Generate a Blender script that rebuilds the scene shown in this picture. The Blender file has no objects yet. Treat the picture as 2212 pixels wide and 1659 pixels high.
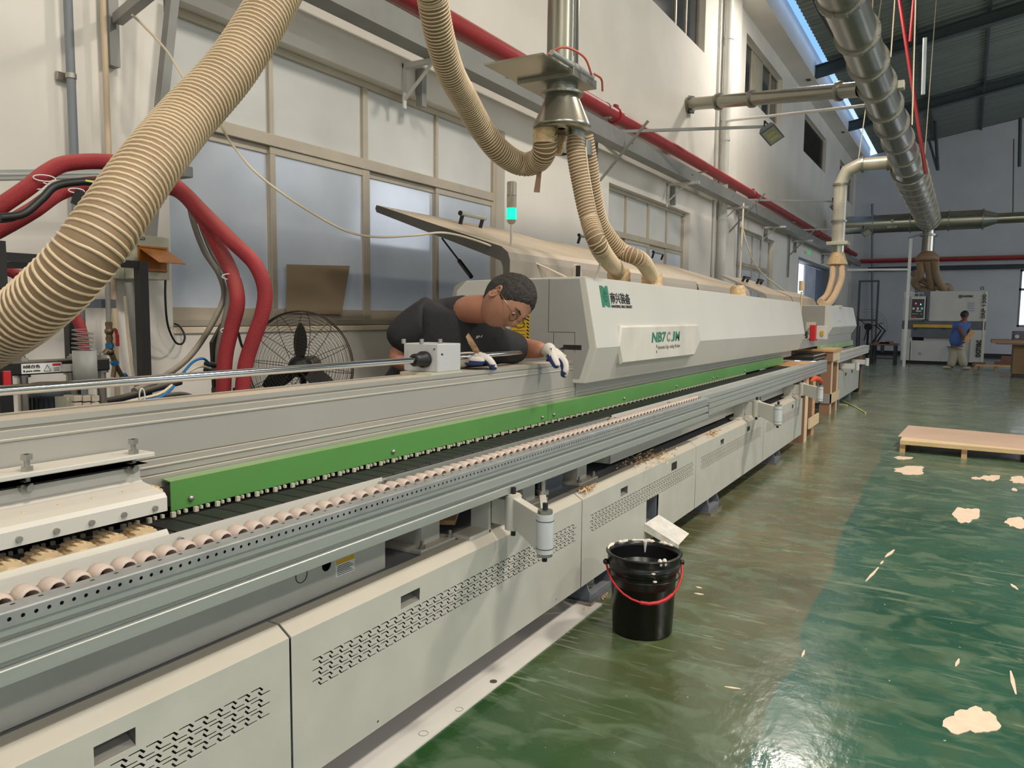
import bpy, bmesh, math, random
from mathutils import Vector, Matrix
R = random.Random(7)
PI = math.pi
SC = bpy.context.scene
COL = SC.collection
# ---------------------------------------------------------------- camera
FPX, CU, CV = 1650.0, 1106.0, 829.5
def _n(a): return Vector(a).normalized()
_vy = _n((2088-CU, 690-CV, FPX)); _vz = _n((746-CU, 22000-CV, FPX))
_dn = (_vz-_vy*_vz.dot(_vy)).normalized(); _rt = _dn.cross(_vy)
CAM = Vector((0, 0, 1.4))
AX, AY, AZ = _rt, _vy, -_dn          # world axes written in camera axes (right, down, forward)
def ray(u, v):
    d = Vector((u-CU, v-CV, FPX)); return Vector((AX.dot(d), AY.dot(d), AZ.dot(d)))
def at(u, v, x=None, y=None, z=None, d=None):   # point seen at pixel (u, v) of the photograph on a plane or at a depth
    r = ray(u, v)
    if x is not None: t = (x-CAM.x)/r.x
    elif y is not None: t = (y-CAM.y)/r.y
    elif z is not None: t = (z-CAM.z)/r.z
    else: t = d/FPX
    return CAM+r*t
cd = bpy.data.cameras.new('camera'); cam = bpy.data.objects.new('camera', cd); COL.objects.link(cam)
cd.sensor_fit = 'HORIZONTAL'; cd.sensor_width = 36; cd.lens = FPX/2212*36; cd.clip_start = .05; cd.clip_end = 200
xr = Vector((AX[0], AY[0], AZ[0])); dwn = Vector((AX[1], AY[1], AZ[1])); fw = Vector((AX[2], AY[2], AZ[2]))
M3 = Matrix((xr, -dwn, -fw)).transposed()
cam.matrix_world = Matrix.Translation(CAM) @ M3.to_4x4()
SC.camera = cam
# ---------------------------------------------------------------- world, lights, exposure
W = bpy.data.worlds.new('sky'); SC.world = W; W.use_nodes = True
nt = W.node_tree; bg = nt.nodes['Background']
tc = nt.nodes.new('ShaderNodeTexCoord'); sx = nt.nodes.new('ShaderNodeSeparateXYZ'); cr = nt.nodes.new('ShaderNodeValToRGB')
nt.links.new(tc.outputs['Generated'], sx.inputs[0]); nt.links.new(sx.outputs['Z'], cr.inputs[0]); nt.links.new(cr.outputs[0], bg.inputs[0])
cr.color_ramp.elements[0].color = (.9, .95, 1, 1); cr.color_ramp.elements[0].position = .1
cr.color_ramp.elements[1].color = (.20, .42, .86, 1); cr.color_ramp.elements[1].position = .3
bg.inputs[1].default_value = 1.5
def area(name, loc, aim, size, power, col, sy=None):
    l = bpy.data.lights.new(name, 'AREA'); l.energy = power; l.color = col; l.size = size
    if sy: l.shape = 'RECTANGLE'; l.size_y = sy
    o = bpy.data.objects.new(name, l); COL.objects.link(o); o.location = loc
    o.rotation_euler = (Vector(aim)-Vector(loc)).to_track_quat('-Z', 'Y').to_euler(); return o
WARM = (1, .92, .82)
for i, (x, y, p) in enumerate(((2.2, 1.0, 330), (2.4, 7.0, 400), (-2.3, 14.2, 150), (7.5, -1, 300), (7.5, 7, 230), (.3, -2.5, 140))):  # the two far to the right are added side fill for the recessed windows
    area('bay_and_fill_light', (x, y, 7.2), (x-.4, y, 0), .7, p, WARM)
area('clerestory_daylight', (9.6, 22, 4.5), (0, 25, 2), 7, 260, (.78, .86, 1), 3)
SC.view_settings.view_transform = 'Standard'; SC.view_settings.look = 'None'
SC.view_settings.exposure = 0.0; SC.view_settings.gamma = 1; SC.view_settings.use_curve_mapping = False
SC.cycles.max_bounces = 7; SC.cycles.diffuse_bounces = 4; SC.cycles.glossy_bounces = 3
SC.cycles.use_denoising = True; SC.cycles.sample_clamp_indirect = 6
# ---------------------------------------------------------------- materials
def lin(c):
    return tuple((x/12.92 if x <= .04045 else ((x+.055)/1.055)**2.4) for x in (v/255 for v in c))+(1,)
MATS = {}
def mat(name, rgb, rough=.5, metal=0., var=.12, vs=3., dust=0., dcol=(204, 190, 168), bump=0., bs=60., emit=None, es=1., stretch=None, coat=0., spec=.5, alpha=1., trans=0.):
    if name in MATS: return MATS[name]
    m = bpy.data.materials.new(name); m.use_nodes = True; t = m.node_tree; b = t.nodes['Principled BSDF']
    N = t.nodes.new; L = t.links.new
    b.inputs['Roughness'].default_value = rough; b.inputs['Metallic'].default_value = metal
    b.inputs['Specular IOR Level'].default_value = spec; b.inputs['Coat Weight'].default_value = coat
    b.inputs['Alpha'].default_value = alpha; b.inputs['Transmission Weight'].default_value = trans
    c = lin(rgb); geo = N('ShaderNodeNewGeometry')
    src = geo.outputs['Position']
    if stretch:
        mp = N('ShaderNodeMapping'); mp.inputs['Scale'].default_value = stretch; L(src, mp.inputs[0]); src = mp.outputs[0]
    no = N('ShaderNodeTexNoise'); no.inputs['Scale'].default_value = vs; no.inputs['Detail'].default_value = 5; L(src, no.inputs['Vector'])
    mx = N('ShaderNodeMix'); mx.data_type = 'RGBA'
    mx.inputs[6].default_value = tuple(v*(1-var) for v in c[:3])+(1,); mx.inputs[7].default_value = tuple(min(1, v*(1+var)) for v in c[:3])+(1,)
    rp = N('ShaderNodeValToRGB'); rp.color_ramp.elements[0].position = .32; rp.color_ramp.elements[1].position = .68
    L(no.outputs[0], rp.inputs[0]); L(rp.outputs[0], mx.inputs[0]); out = mx.outputs[2]
    if dust:
        sp = N('ShaderNodeSeparateXYZ'); L(geo.outputs['Normal'], sp.inputs[0])
        mr = N('ShaderNodeMapRange'); mr.inputs[1].default_value = .25; mr.inputs[2].default_value = .95; L(sp.outputs['Z'], mr.inputs[0])
        n2 = N('ShaderNodeTexNoise'); n2.inputs['Scale'].default_value = 2.3; n2.inputs['Detail'].default_value = 8; L(geo.outputs['Position'], n2.inputs['Vector'])
        m2 = N('ShaderNodeMapRange'); m2.inputs[1].default_value = .3; m2.inputs[2].default_value = .7; m2.inputs[3].default_value = dust*.55; m2.inputs[4].default_value = dust; L(n2.outputs[0], m2.inputs[0])
        mu = N('ShaderNodeMath'); mu.operation = 'MULTIPLY'; L(mr.outputs[0], mu.inputs[0]); L(m2.outputs[0], mu.inputs[1])
        d = N('ShaderNodeMix'); d.data_type = 'RGBA'; L(mu.outputs[0], d.inputs[0]); L(out, d.inputs[6]); d.inputs[7].default_value = lin(dcol); out = d.outputs[2]
        if metal:
            iv = N('ShaderNodeMath'); iv.operation = 'MULTIPLY_ADD'; L(mu.outputs[0], iv.inputs[0]); iv.inputs[1].default_value = -metal; iv.inputs[2].default_value = metal; L(iv.outputs[0], b.inputs['Metallic'])
    L(out, b.inputs['Base Color'])
    if bump:
        bn = N('ShaderNodeTexNoise'); bn.inputs['Scale'].default_value = bs; bn.inputs['Detail'].default_value = 3; L(geo.outputs['Position'], bn.inputs['Vector'])
        bp = N('ShaderNodeBump'); bp.inputs['Strength'].default_value = bump; bp.inputs['Distance'].default_value = .01; L(bn.outputs[0], bp.inputs['Height']); L(bp.outputs[0], b.inputs['Normal'])
    if emit:
        b.inputs['Emission Color'].default_value = lin(emit); b.inputs['Emission Strength'].default_value = es
    MATS[name] = m; return m
# ---------------------------------------------------------------- mesh builder
class MB:
    def __init__(s): s.v = []; s.f = []; s.sm = []
    def add(s, vs, fs, smooth=False):
        n = len(s.v); s.v += [Vector(a) for a in vs]; s.f += [tuple(n+i for i in f) for f in fs]; s.sm += [smooth]*len(fs); return s
    def box(s, a, b):
        x0, y0, z0 = (min(a[i], b[i]) for i in range(3)); x1, y1, z1 = (max(a[i], b[i]) for i in range(3))
        return s.add([(x0,y0,z0),(x1,y0,z0),(x1,y1,z0),(x0,y1,z0),(x0,y0,z1),(x1,y0,z1),(x1,y1,z1),(x0,y1,z1)],
                     [(0,3,2,1),(4,5,6,7),(0,1,5,4),(1,2,6,5),(2,3,7,6),(3,0,4,7)])
    def obox(s, p, q, w, h, up=(0,0,1)):       # bar of section w x h from p to q
        p, q = Vector(p), Vector(q); d = (q-p).normalized(); up = Vector(up)
        if abs(d.dot(up)) > .98: up = Vector((1,0,0))
        r = d.cross(up).normalized()*w/2; u = r.cross(d).normalized()*h/2
        return s.add([p-r-u,p+r-u,p+r+u,p-r+u,q-r-u,q+r-u,q+r+u,q-r+u],[(0,1,2,3),(7,6,5,4),(0,4,5,1),(1,5,6,2),(2,6,7,3),(3,7,4,0)])
    def prism(s, prof, a, b, axis='y', cap=True, smooth=False):   # profile in the two other axes swept along one axis
        def P(c, t): return {'y': (c[0], t, c[1]), 'x': (t, c[0], c[1]), 'z': (c[0], c[1], t)}[axis]
        n = len(prof); vs = [P(c, a) for c in prof]+[P(c, b) for c in prof]
        fs = [(i, (i+1) % n, n+(i+1) % n, n+i) for i in range(n)]
        s.add(vs, fs, smooth)
        if cap: s.add(vs, [tuple(range(n))[::-1], tuple(range(n, 2*n))])
        return s
    def tube(s, pts, r, seg=10, cap=True, smooth=True, closed=False):
        pts = [Vector(p) for p in pts]; n = len(pts); rr = r if isinstance(r, (list, tuple)) else [r]*n
        tg = []
        for i in range(n):
            if closed: a, b = pts[i-1], pts[(i+1) % n]
            else: a, b = pts[max(0, i-1)], pts[min(n-1, i+1)]
            tg.append((b-a).normalized())
        up = Vector((0,0,1)) if abs(tg[0].z) < .9 else Vector((0,1,0))
        N = (up-tg[0]*up.dot(tg[0])).normalized(); vs = []
        for i in range(n):
            N = (N-tg[i]*N.dot(tg[i])).normalized(); B = tg[i].cross(N)
            for k in range(seg):
                a = 2*PI*k/seg; vs.append(pts[i]+(N*math.cos(a)+B*math.sin(a))*rr[i])
        fs = []
        for i in range(n if closed else n-1):
            j = (i+1) % n
            for k in range(seg): fs.append((i*seg+k, i*seg+(k+1) % seg, j*seg+(k+1) % seg, j*seg+k))
        s.add(vs, fs, smooth)
        if cap and not closed: s.add(vs[:seg], [tuple(range(seg))[::-1]]); s.add(vs[-seg:], [tuple(range(seg))])
        return s
    def cyl(s, a, b, r, r2=None, seg=20, cap=True, smooth=True): return s.tube([a, b], [r, r if r2 is None else r2], seg, cap, smooth)
    def lathe(s, prof, c, axis=(0,0,1), seg=28, smooth=True):      # prof: (radius, height) from a base centre c
        c = Vector(c); ax = Vector(axis).normalized(); u = ax.orthogonal().normalized(); w = ax.cross(u); vs = []
        for r, h in prof:
            for k in range(seg):
                a = 2*PI*k/seg; vs.append(c+ax*h+(u*math.cos(a)+w*math.sin(a))*r)
        fs = [(i*seg+k, i*seg+(k+1) % seg, (i+1)*seg+(k+1) % seg, (i+1)*seg+k) for i in range(len(prof)-1) for k in range(seg)]
        return s.add(vs, fs, smooth)
    def ball(s, c, r, seg=14, rings=8):
        rx, ry, rz = r if isinstance(r, (list, tuple)) else (r, r, r); c = Vector(c); vs = []
        for i in range(rings+1):
            t = PI*i/rings
            for k in range(seg):
                a = 2*PI*k/seg; vs.append(c+Vector((rx*math.sin(t)*math.cos(a), ry*math.sin(t)*math.sin(a), rz*math.cos(t))))
        return s.add(vs, [(i*seg+k, (i+1)*seg+k, (i+1)*seg+(k+1) % seg, i*seg+(k+1) % seg) for i in range(rings) for k in range(seg)], True)
    def poly(s, pts, th, n):                                   # flat polygon with thickness th along -n
        pts = [Vector(p) for p in pts]; d = Vector(n).normalized()*th; k = len(pts)
        vs = pts+[p-d for p in pts]
        return s.add(vs, [tuple(range(k)), tuple(range(k, 2*k))[::-1]]+[(i, k+i, k+(i+1) % k, (i+1) % k) for i in range(k)])
ORG = {}
def org(p): return ORG.get(p.name, Vector((0,0,0))) if p else Vector((0,0,0))
def mesh_of(name, mb, m, o):
    me = bpy.data.meshes.new(name); me.from_pydata([tuple(v-o) for v in mb.v], [], mb.f)
    me.materials.append(m)
    if any(mb.sm): me.polygons.foreach_set('use_smooth', mb.sm)
    me.validate(clean_customdata=False)
    bm = bmesh.new(); bm.from_mesh(me); bmesh.ops.recalc_face_normals(bm, faces=bm.faces); bm.to_mesh(me); bm.free()
    return me
def obj(name, mb, m, parent=None, at0=None, bevel=0., label=None, cat=None, group=None, kind=None, bseg=2):
    if parent is not None: o = org(parent)
    elif at0 is not None: o = Vector(at0)
    else: o = Vector((0,0,0)) if kind == 'structure' else (lambda vs: Vector((sum(v.x for v in vs)/len(vs), sum(v.y for v in vs)/len(vs), min(v.z for v in vs))))(mb.v)
    ob = bpy.data.objects.new(name, mesh_of(name, mb, m, o)); COL.objects.link(ob)
    if parent is not None: ob.parent = parent
    else: ob.location = o
    ORG[ob.name] = o
    if bevel:
        b = ob.modifiers.new('bevel', 'BEVEL'); b.width = bevel; b.segments = bseg; b.limit_method = 'ANGLE'; b.angle_limit = .6; b.harden_normals = False
    return props(ob, label, cat, group, kind)
def props(ob, label=None, cat=None, group=None, kind=None):
    if label: ob['label'] = label
    if cat: ob['category'] = cat
    if group: ob['group'] = group
    if kind: ob['kind'] = kind
    return ob
def thing(name, loc, label, cat, group=None, kind=None):
    e = bpy.data.objects.new(name, None); COL.objects.link(e); e.location = loc; e.empty_display_size = .1
    ORG[e.name] = Vector(loc); return props(e, label, cat, group, kind)
def dup(o, off, parent=None):
    c = o.copy(); COL.objects.link(c); c.location = o.location+Vector(off)
    if parent is not None: c.parent = parent
    return c
def copy_tree(root, off, label=None):
    c = root.copy(); COL.objects.link(c); c.location = root.location+Vector(off)
    if label: c['label'] = label
    for ch in root.children:
        d = ch.copy(); COL.objects.link(d); d.parent = c
        for g in ch.children:
            e = g.copy(); COL.objects.link(e); e.parent = d
    return c
def smooth_path(pts, n=8):                                  # Catmull-Rom through the points
    P = [Vector(p) for p in pts]; P = [P[0]*2-P[1]]+P+[P[-1]*2-P[-2]]; out = []
    for i in range(1, len(P)-2):
        for k in range(n):
            t = k/n; a, b, c, d = P[i-1:i+3]
            out.append(.5*((2*b)+(c-a)*t+(2*a-5*b+4*c-d)*t*t+(3*b-a-3*c+d)*t**3))
    return out+[P[-2]]
def resample(p, step):
    out = [p[0]]; acc = 0
    for a, b in zip(p, p[1:]):
        L = (b-a).length; t = step-acc
        while t < L: out.append(a.lerp(b, t/L)); t += step
        acc = L-(t-step)
    return out
def helix(path, r, pitch, per=14):
    p = resample(path, pitch/per); tg = [(p[min(i+1, len(p)-1)]-p[max(i-1, 0)]).normalized() for i in range(len(p))]
    N = tg[0].orthogonal().normalized(); out = []
    for i, q in enumerate(p):
        N = (N-tg[i]*N.dot(tg[i])).normalized(); B = tg[i].cross(N); a = 2*PI*i/per
        out.append(q+(N*math.cos(a)+B*math.sin(a))*r)
    return out
def text(name, s, size, m, parent, origin, xd, yd, ext=.0006, width=None, bold=0., squeeze=None):
    cu = bpy.data.curves.new(name, 'FONT'); cu.body = s; cu.size = size; cu.extrude = ext; cu.offset = bold; cu.resolution_u = 3
    t = bpy.data.objects.new(name+'_src', cu); COL.objects.link(t)
    dg = bpy.context.evaluated_depsgraph_get(); me = bpy.data.meshes.new_from_object(t.evaluated_get(dg)); bpy.data.objects.remove(t)
    xs = [v.co.x for v in me.vertices]; ys = [v.co.y for v in me.vertices]
    if not xs: return None
    x0, x1, y0, y1 = min(xs), max(xs), min(ys), max(ys)
    sx_ = (width/(x1-x0)) if width else 1.; sy_ = (squeeze/(y1-y0)) if squeeze else (1. if not squeeze else 1)
    X, Y = Vector(xd).normalized(), Vector(yd).normalized(); Z = X.cross(Y); o = Vector(origin)-org(parent)
    for v in me.vertices:
        c = v.co; v.co = o+X*((c.x-x0)*sx_)+Y*((c.y-y0)*sy_)+Z*c.z
    me.materials.clear(); me.materials.append(m); ob = bpy.data.objects.new(name, me); COL.objects.link(ob); ob.parent = parent; ORG[ob.name] = org(parent)
    return ob
def holed(name, outer, holes, th, m, parent, mapf):         # flat plate with real cut-outs, through a filled 2D curve
    cu = bpy.data.curves.new(name, 'CURVE'); cu.dimensions = '2D'; cu.fill_mode = 'BOTH'; cu.extrude = th/2
    for loop in [outer]+holes:
        sp = cu.splines.new('POLY'); sp.points.add(len(loop)-1); sp.use_cyclic_u = True
        for p, c in zip(sp.points, loop): p.co = (c[0], c[1], 0, 1)
    t = bpy.data.objects.new(name+'_src', cu); COL.objects.link(t)
    dg = bpy.context.evaluated_depsgraph_get(); me = bpy.data.meshes.new_from_object(t.evaluated_get(dg)); bpy.data.objects.remove(t)
    o = org(parent)
    for v in me.vertices: v.co = Vector(mapf(v.co.x, v.co.y, v.co.z))-o
    me.materials.clear(); me.materials.append(m); ob = bpy.data.objects.new(name, me); COL.objects.link(ob)
    if parent is not None: ob.parent = parent
    ORG[ob.name] = o
    return ob
# palette
m_wall = mat('wall_paint', (226, 221, 212), .8, var=.05, vs=1.2, bump=.12, bs=9)
m_white = mat('machine_white', (196, 195, 187), .38, var=.03, vs=2, dust=.5)
m_white2 = mat('machine_white_worn', (186, 186, 176), .42, var=.05, vs=6, dust=.75)
m_grey = mat('machine_grey', (150, 149, 145), .5, var=.05, vs=3, dust=.6)
m_beam = mat('anodised_beam', (172, 170, 162), .42, .35, var=.04, vs=2, dust=.9)
m_alu = mat('aluminium', (172, 176, 170), .42, .5, var=.06, vs=5, stretch=(1, .15, 6))
m_galv = mat('galvanised_steel', (168, 170, 168), .42, .55, var=.12, vs=14)
m_chrome = mat('chrome', (215, 215, 218), .12, 1, var=.03)
m_green = mat('green_paint', (84, 140, 70), .42, var=.07, vs=3, dust=.3)
m_black = mat('black_plastic', (26, 26, 27), .45, var=.2, vs=8)
m_rubber = mat('black_rubber', (32, 32, 31), .7, var=.2, vs=9, dust=.25)
m_roller = mat('roller_plastic', (190, 174, 162), .55, var=.06, vs=20)
m_wheel = mat('rubber_wheel', (214, 190, 150), .7, var=.08, vs=25)
m_pad = mat('chain_rubber', (24, 24, 24), .55, var=.2, vs=9)
m_recess = mat('recess_grey', (112, 110, 104), .6, var=.05)
m_slate = mat('slate_paint', (98, 104, 112), .5, var=.08, vs=5, dust=.35, dcol=(150, 142, 132))
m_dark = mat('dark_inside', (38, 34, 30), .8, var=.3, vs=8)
m_duct = mat('duct_galvanised', (158, 158, 146), .27, .92, var=.13, vs=1.6, dust=.85, dcol=(170, 148, 118))
m_flange = mat('flange_steel', (150, 150, 142), .4, .85, var=.15, vs=8, dust=.6)
m_hose = mat('hose_wall', (138, 114, 86), .55, var=.1, vs=8, dust=.15, dcol=(190, 170, 140))
m_rib = mat('hose_rib', (208, 188, 156), .5, var=.05, vs=8)
m_red = mat('red_sleeve', (142, 38, 44), .75, var=.16, vs=6, dust=.55, dcol=(206, 130, 115), bump=.4, bs=220)
m_redpipe = mat('red_pipe_paint', (150, 38, 42), .45, var=.08, vs=3, dust=.8, dcol=(205, 160, 130))
m_steel = mat('painted_steel', (140, 140, 136), .5, .2, var=.08, vs=4, dust=.6)
m_bluegrey = mat('conduit_bluegrey', (120, 126, 132), .5, var=.06, vs=4)
m_frame = mat('window_frame_aluminium', (182, 172, 154), .45, .15, var=.1, vs=2.5, dust=.4)
m_blacksteel = mat('black_steel', (34, 33, 32), .5, .2, var=.2, vs=5, dust=.3)
m_ply = mat('plywood', (204, 164, 118), .6, var=.1, vs=3, stretch=(2, .4, 8))
m_edge = mat('plywood_edge', (226, 200, 160), .6, var=.05)
m_brown = mat('brown_board', (146, 112, 88), .55, var=.08, vs=3)
m_bolt = mat('bolt_steel', (170, 166, 158), .35, .85, var=.1)
m_cream = mat('cream_enamel', (190, 188, 168), .5, var=.05, dust=.3)
m_ink = mat('black_ink', (38, 36, 34), .6, var=.02)
m_paper = mat('white_paper', (222, 222, 218), .6, var=.03)
m_yellow = mat('yellow_sticker', (206, 166, 28), .5, var=.06)
m_redpl = mat('red_plastic', (190, 34, 40), .4, var=.05)
m_cable_g = mat('grey_cable', (104, 98, 88), .6, var=.1, vs=8, dust=.5)
m_cable_w = mat('cream_cable', (214, 200, 176), .6, var=.05)
m_blue = mat('blue_tube', (30, 110, 168), .4, var=.05)
m_tape = mat('plastic_film_tape', (206, 176, 132), .35, var=.2, vs=30, bump=.8, bs=45)
m_skin = mat('skin', (164, 112, 88), .5, var=.08, vs=14)
m_farwhite = mat('white_enamel', (206, 206, 200), .4, var=.04, vs=2)
# ================================================================= floor
def floor_material():
    m = bpy.data.materials.new('epoxy_floor'); m.use_nodes = True; t = m.node_tree; b = t.nodes['Principled BSDF']; N = t.nodes.new; L = t.links.new
    g = N('ShaderNodeNewGeometry'); sp = N('ShaderNodeSeparateXYZ'); L(g.outputs['Position'], sp.inputs[0])
    def noise(scale, det=5, st=None, dist=0.):
        s = g.outputs['Position']
        if st: mp = N('ShaderNodeMapping'); mp.inputs['Scale'].default_value = st; L(s, mp.inputs[0]); s = mp.outputs[0]
        n = N('ShaderNodeTexNoise'); n.inputs['Scale'].default_value = scale; n.inputs['Detail'].default_value = det; n.inputs['Distortion'].default_value = dist; L(s, n.inputs['Vector']); return n.outputs[0]
    def rng(s, a, b_, c=0., d=1.):
        r = N('ShaderNodeMapRange'); r.inputs[1].default_value = a; r.inputs[2].default_value = b_; r.inputs[3].default_value = c; r.inputs[4].default_value = d; L(s, r.inputs[0]); return r.outputs[0]
    def mth(op, a, b_):
        q = N('ShaderNodeMath'); q.operation = op
        for i, s in enumerate((a, b_)):
            if isinstance(s, (int, float)): q.inputs[i].default_value = s
            else: L(s, q.inputs[i])
        return q.outputs[0]
    def mix(f, a, b_):
        q = N('ShaderNodeMix'); q.data_type = 'RGBA'; L(f, q.inputs[0])
        for i, s in ((6, a), (7, b_)):
            if isinstance(s, tuple): q.inputs[i].default_value = lin(s)
            else: L(s, q.inputs[i])
        return q.outputs[2]
    # newer teal coat beyond an uneven joint, older coat trodden with wood dust along the machines
    edge = mth('ADD', mth('ADD', sp.outputs['X'], mth('MULTIPLY', sp.outputs['Y'], .028)), rng(noise(.7), .3, .7, -.05, .05))
    zone = rng(edge, -.475, -.455)
    teal = mix(rng(noise(1.4), .3, .7), (32, 76, 60), (62, 100, 80))
    old = mix(rng(noise(1.1, 6), .35, .65), (84, 82, 54), (118, 110, 82))
    deep = mix(rng(noise(2), .3, .7), (30, 66, 34), (52, 84, 44))
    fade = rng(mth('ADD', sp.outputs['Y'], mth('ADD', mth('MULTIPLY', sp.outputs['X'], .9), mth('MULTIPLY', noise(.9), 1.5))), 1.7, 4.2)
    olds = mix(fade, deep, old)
    base = mix(zone, olds, teal)
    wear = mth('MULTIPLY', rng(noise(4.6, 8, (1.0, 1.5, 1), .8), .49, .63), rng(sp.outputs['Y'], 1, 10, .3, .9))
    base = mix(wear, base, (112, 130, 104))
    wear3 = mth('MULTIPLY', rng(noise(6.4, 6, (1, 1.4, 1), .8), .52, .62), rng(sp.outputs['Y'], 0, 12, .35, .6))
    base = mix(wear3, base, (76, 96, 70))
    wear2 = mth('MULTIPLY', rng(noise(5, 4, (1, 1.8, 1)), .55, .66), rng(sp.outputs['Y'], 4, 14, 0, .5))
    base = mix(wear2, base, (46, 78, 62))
    base = mix(mth('MULTIPLY', rng(mth('ADD', sp.outputs['Y'], mth('MULTIPLY', noise(.6), 4)), 7.5, 16, 0, .8), rng(noise(1.7, 6, (1, 1.4, 1)), .3, .6, .5, 1)), base, (150, 158, 132))  # paler towards the far end: wear, with wall reflections mixed into the colour
    def streak(ang, sc, th):
        mp = N('ShaderNodeMapping'); mp.inputs['Rotation'].default_value = (0, 0, ang); mp.inputs['Scale'].default_value = (sc, sc*11, 1); L(g.outputs['Position'], mp.inputs[0])
        n = N('ShaderNodeTexNoise'); n.inputs['Scale'].default_value = 1; n.inputs['Detail'].default_value = 2; n.inputs['Distortion'].default_value = 1.2; L(mp.outputs[0], n.inputs['Vector']); return rng(n.outputs[0], th, th+.03)
    gate = rng(noise(.8), .42, .6)
    for a_, sc, th, am in ((.35, 2.2, .66, .5), (-.9, 2.6, .67, .45), (1.3, 3.0, .675, .4), (.0, 1.6, .66, .5)):
        base = mix(mth('MULTIPLY', mth('MULTIPLY', streak(a_, sc, th), gate), am), base, (158, 166, 140))
    chip = rng(noise(46, 2), .74, .77)
    base = mix(chip, base, (190, 180, 155))
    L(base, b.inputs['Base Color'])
    L(rng(noise(3, 6), .3, .7, .13, .3), b.inputs['Roughness'])
    b.inputs['Specular IOR Level'].default_value = .6
    bp = N('ShaderNodeBump'); bp.inputs['Strength'].default_value = .16; bp.inputs['Distance'].default_value = .01; L(noise(26, 3, (1, .6, 1)), bp.inputs['Height']); L(bp.outputs[0], b.inputs['Normal'])
    return m
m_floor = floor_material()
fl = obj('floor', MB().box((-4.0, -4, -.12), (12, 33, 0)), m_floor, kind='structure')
m_chip = mat('bare_screed', (226, 202, 176), .7, var=.07, vs=18)
def chip(u0, v0, u1, v1, k=18, seed=1, shape=None):          # paint peeled off the floor, a ragged thin skin
    a, b = at(u0, v1, z=0), at(u1, v0, z=0); c = at((u0+u1)/2, (v0+v1)/2, z=0); q = random.Random(seed)
    rx = (at(u1, (v0+v1)/2, z=0)-at(u0, (v0+v1)/2, z=0))/2; ry = (at((u0+u1)/2, v0, z=0)-at((u0+u1)/2, v1, z=0))/2
    pts = []; f1, f2 = q.random()*6, q.random()*6
    for i in range(k):
        t = 2*PI*i/k; r = .82+.14*math.sin(2*t+f1)+.10*math.sin(3*t+f2)+.07*math.sin(7*t+f1*3)+.10*(q.random()-.5); pts.append(c+rx*math.cos(t)*r+ry*math.sin(t)*r+Vector((0, 0, .0025)))
    obj('paint_chip', MB().poly(pts, .0023, (0, 0, 1)), m_chip, fl)
for i, b in enumerate(((2038, 1520, 2162, 1596), (2056, 1090, 2118, 1134), (2166, 1116, 2225, 1142), (1922, 1006, 2010, 1026), (1930, 985, 1972, 994), (2118, 1024, 2162, 1041), (2096, 1030, 2122, 1037), (2176, 1028, 2230, 1046), (2184, 1054, 2198, 1062))):
    chip(*b, seed=i+3, k=44)
def stroke(u0, v0, u1, v1, w=.012):
    a, b = at(u0, v0, z=0), at(u1, v1, z=0); d = (b-a).normalized(); n = Vector((-d.y, d.x, 0))*w/2; z = Vector((0, 0, .0025))
    obj('paint_chip', MB().poly([a-n*.4+z, a.lerp(b, .5)-n*1.2+z, b-n*.3+z, b+n*.5+z, a.lerp(b, .4)+n+z, a+n*.3+z], .0023, (0, 0, 1)), m_chip, fl)
for s in ((1870, 1256, 1898, 1226, .014), (1902, 1219, 1908, 1212, .012), (1912, 1204, 1932, 1188, .02), (2183, 1450, 2194, 1500, .014), (2184, 1262, 2198, 1274, .02), (2064, 1440, 2072, 1424, .012), (1732, 1420, 1738, 1405, .01), (1565, 1484, 1600, 1489, .012), (1503, 1268, 1516, 1271, .018), (1500, 1282, 1520, 1285, .02)):
    stroke(*s)
# ================================================================= left wall with recessed windows
def wall_x(name, x0, x1, y0, y1, z0, z1, holes, m):
    ys = sorted({y0, y1}|{h[0] for h in holes}|{h[1] for h in holes}); zs = sorted({z0, z1}|{h[2] for h in holes}|{h[3] for h in holes})
    mb = MB()
    for a, b in zip(ys, ys[1:]):
        for c, d in zip(zs, zs[1:]):
            if any(h[0] <= a and b <= h[1] and h[2] <= c and d <= h[3] for h in holes): continue
            mb.box((x0, a, c), (x1, b, d))
    return obj(name, mb, m, kind='structure')
H1 = (2.85, 6.58, 1.31, 3.19); H2 = (9.13, 12.45, 1.5, 3.09); H3 = (15.45, 18.85, 1.5, 3.2)
U1 = (9.6, 12.95, 5.78, 7.0); U2 = (15.65, 19.05, 5.8, 6.95); U3 = (21.95, 25.6, 5.85, 6.85); U4 = (28.6, 32.2, 5.7, 6.8); D1 = (21.9, 27.4, 0, 3.05)
wall_x('wall_left', -4.3, -4.0, -4, 33, 0, 7.3, [H1, H2, H3, U1, U2, U3, U4, D1], m_wall)
obj('trim_1', MB().box((-4.3, -4, 7.3), (-3.55, 33, 7.94)), m_wall, kind='structure')    # eaves beam
m_pane = mat('frosted_pane', (182, 188, 194), .1, var=.14, vs=1.3, spec=.8, emit=(200, 215, 235), es=.07)  # both frosted panes glow faintly: daylight through the glass put in as emission
m_pane_up = mat('frosted_pane_dusty', (192, 192, 186), .3, var=.12, vs=1.1, emit=(215, 220, 225), es=.06)
m_pane_dark = mat('dark_pane', (60, 64, 68), .1, var=.1)
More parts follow.
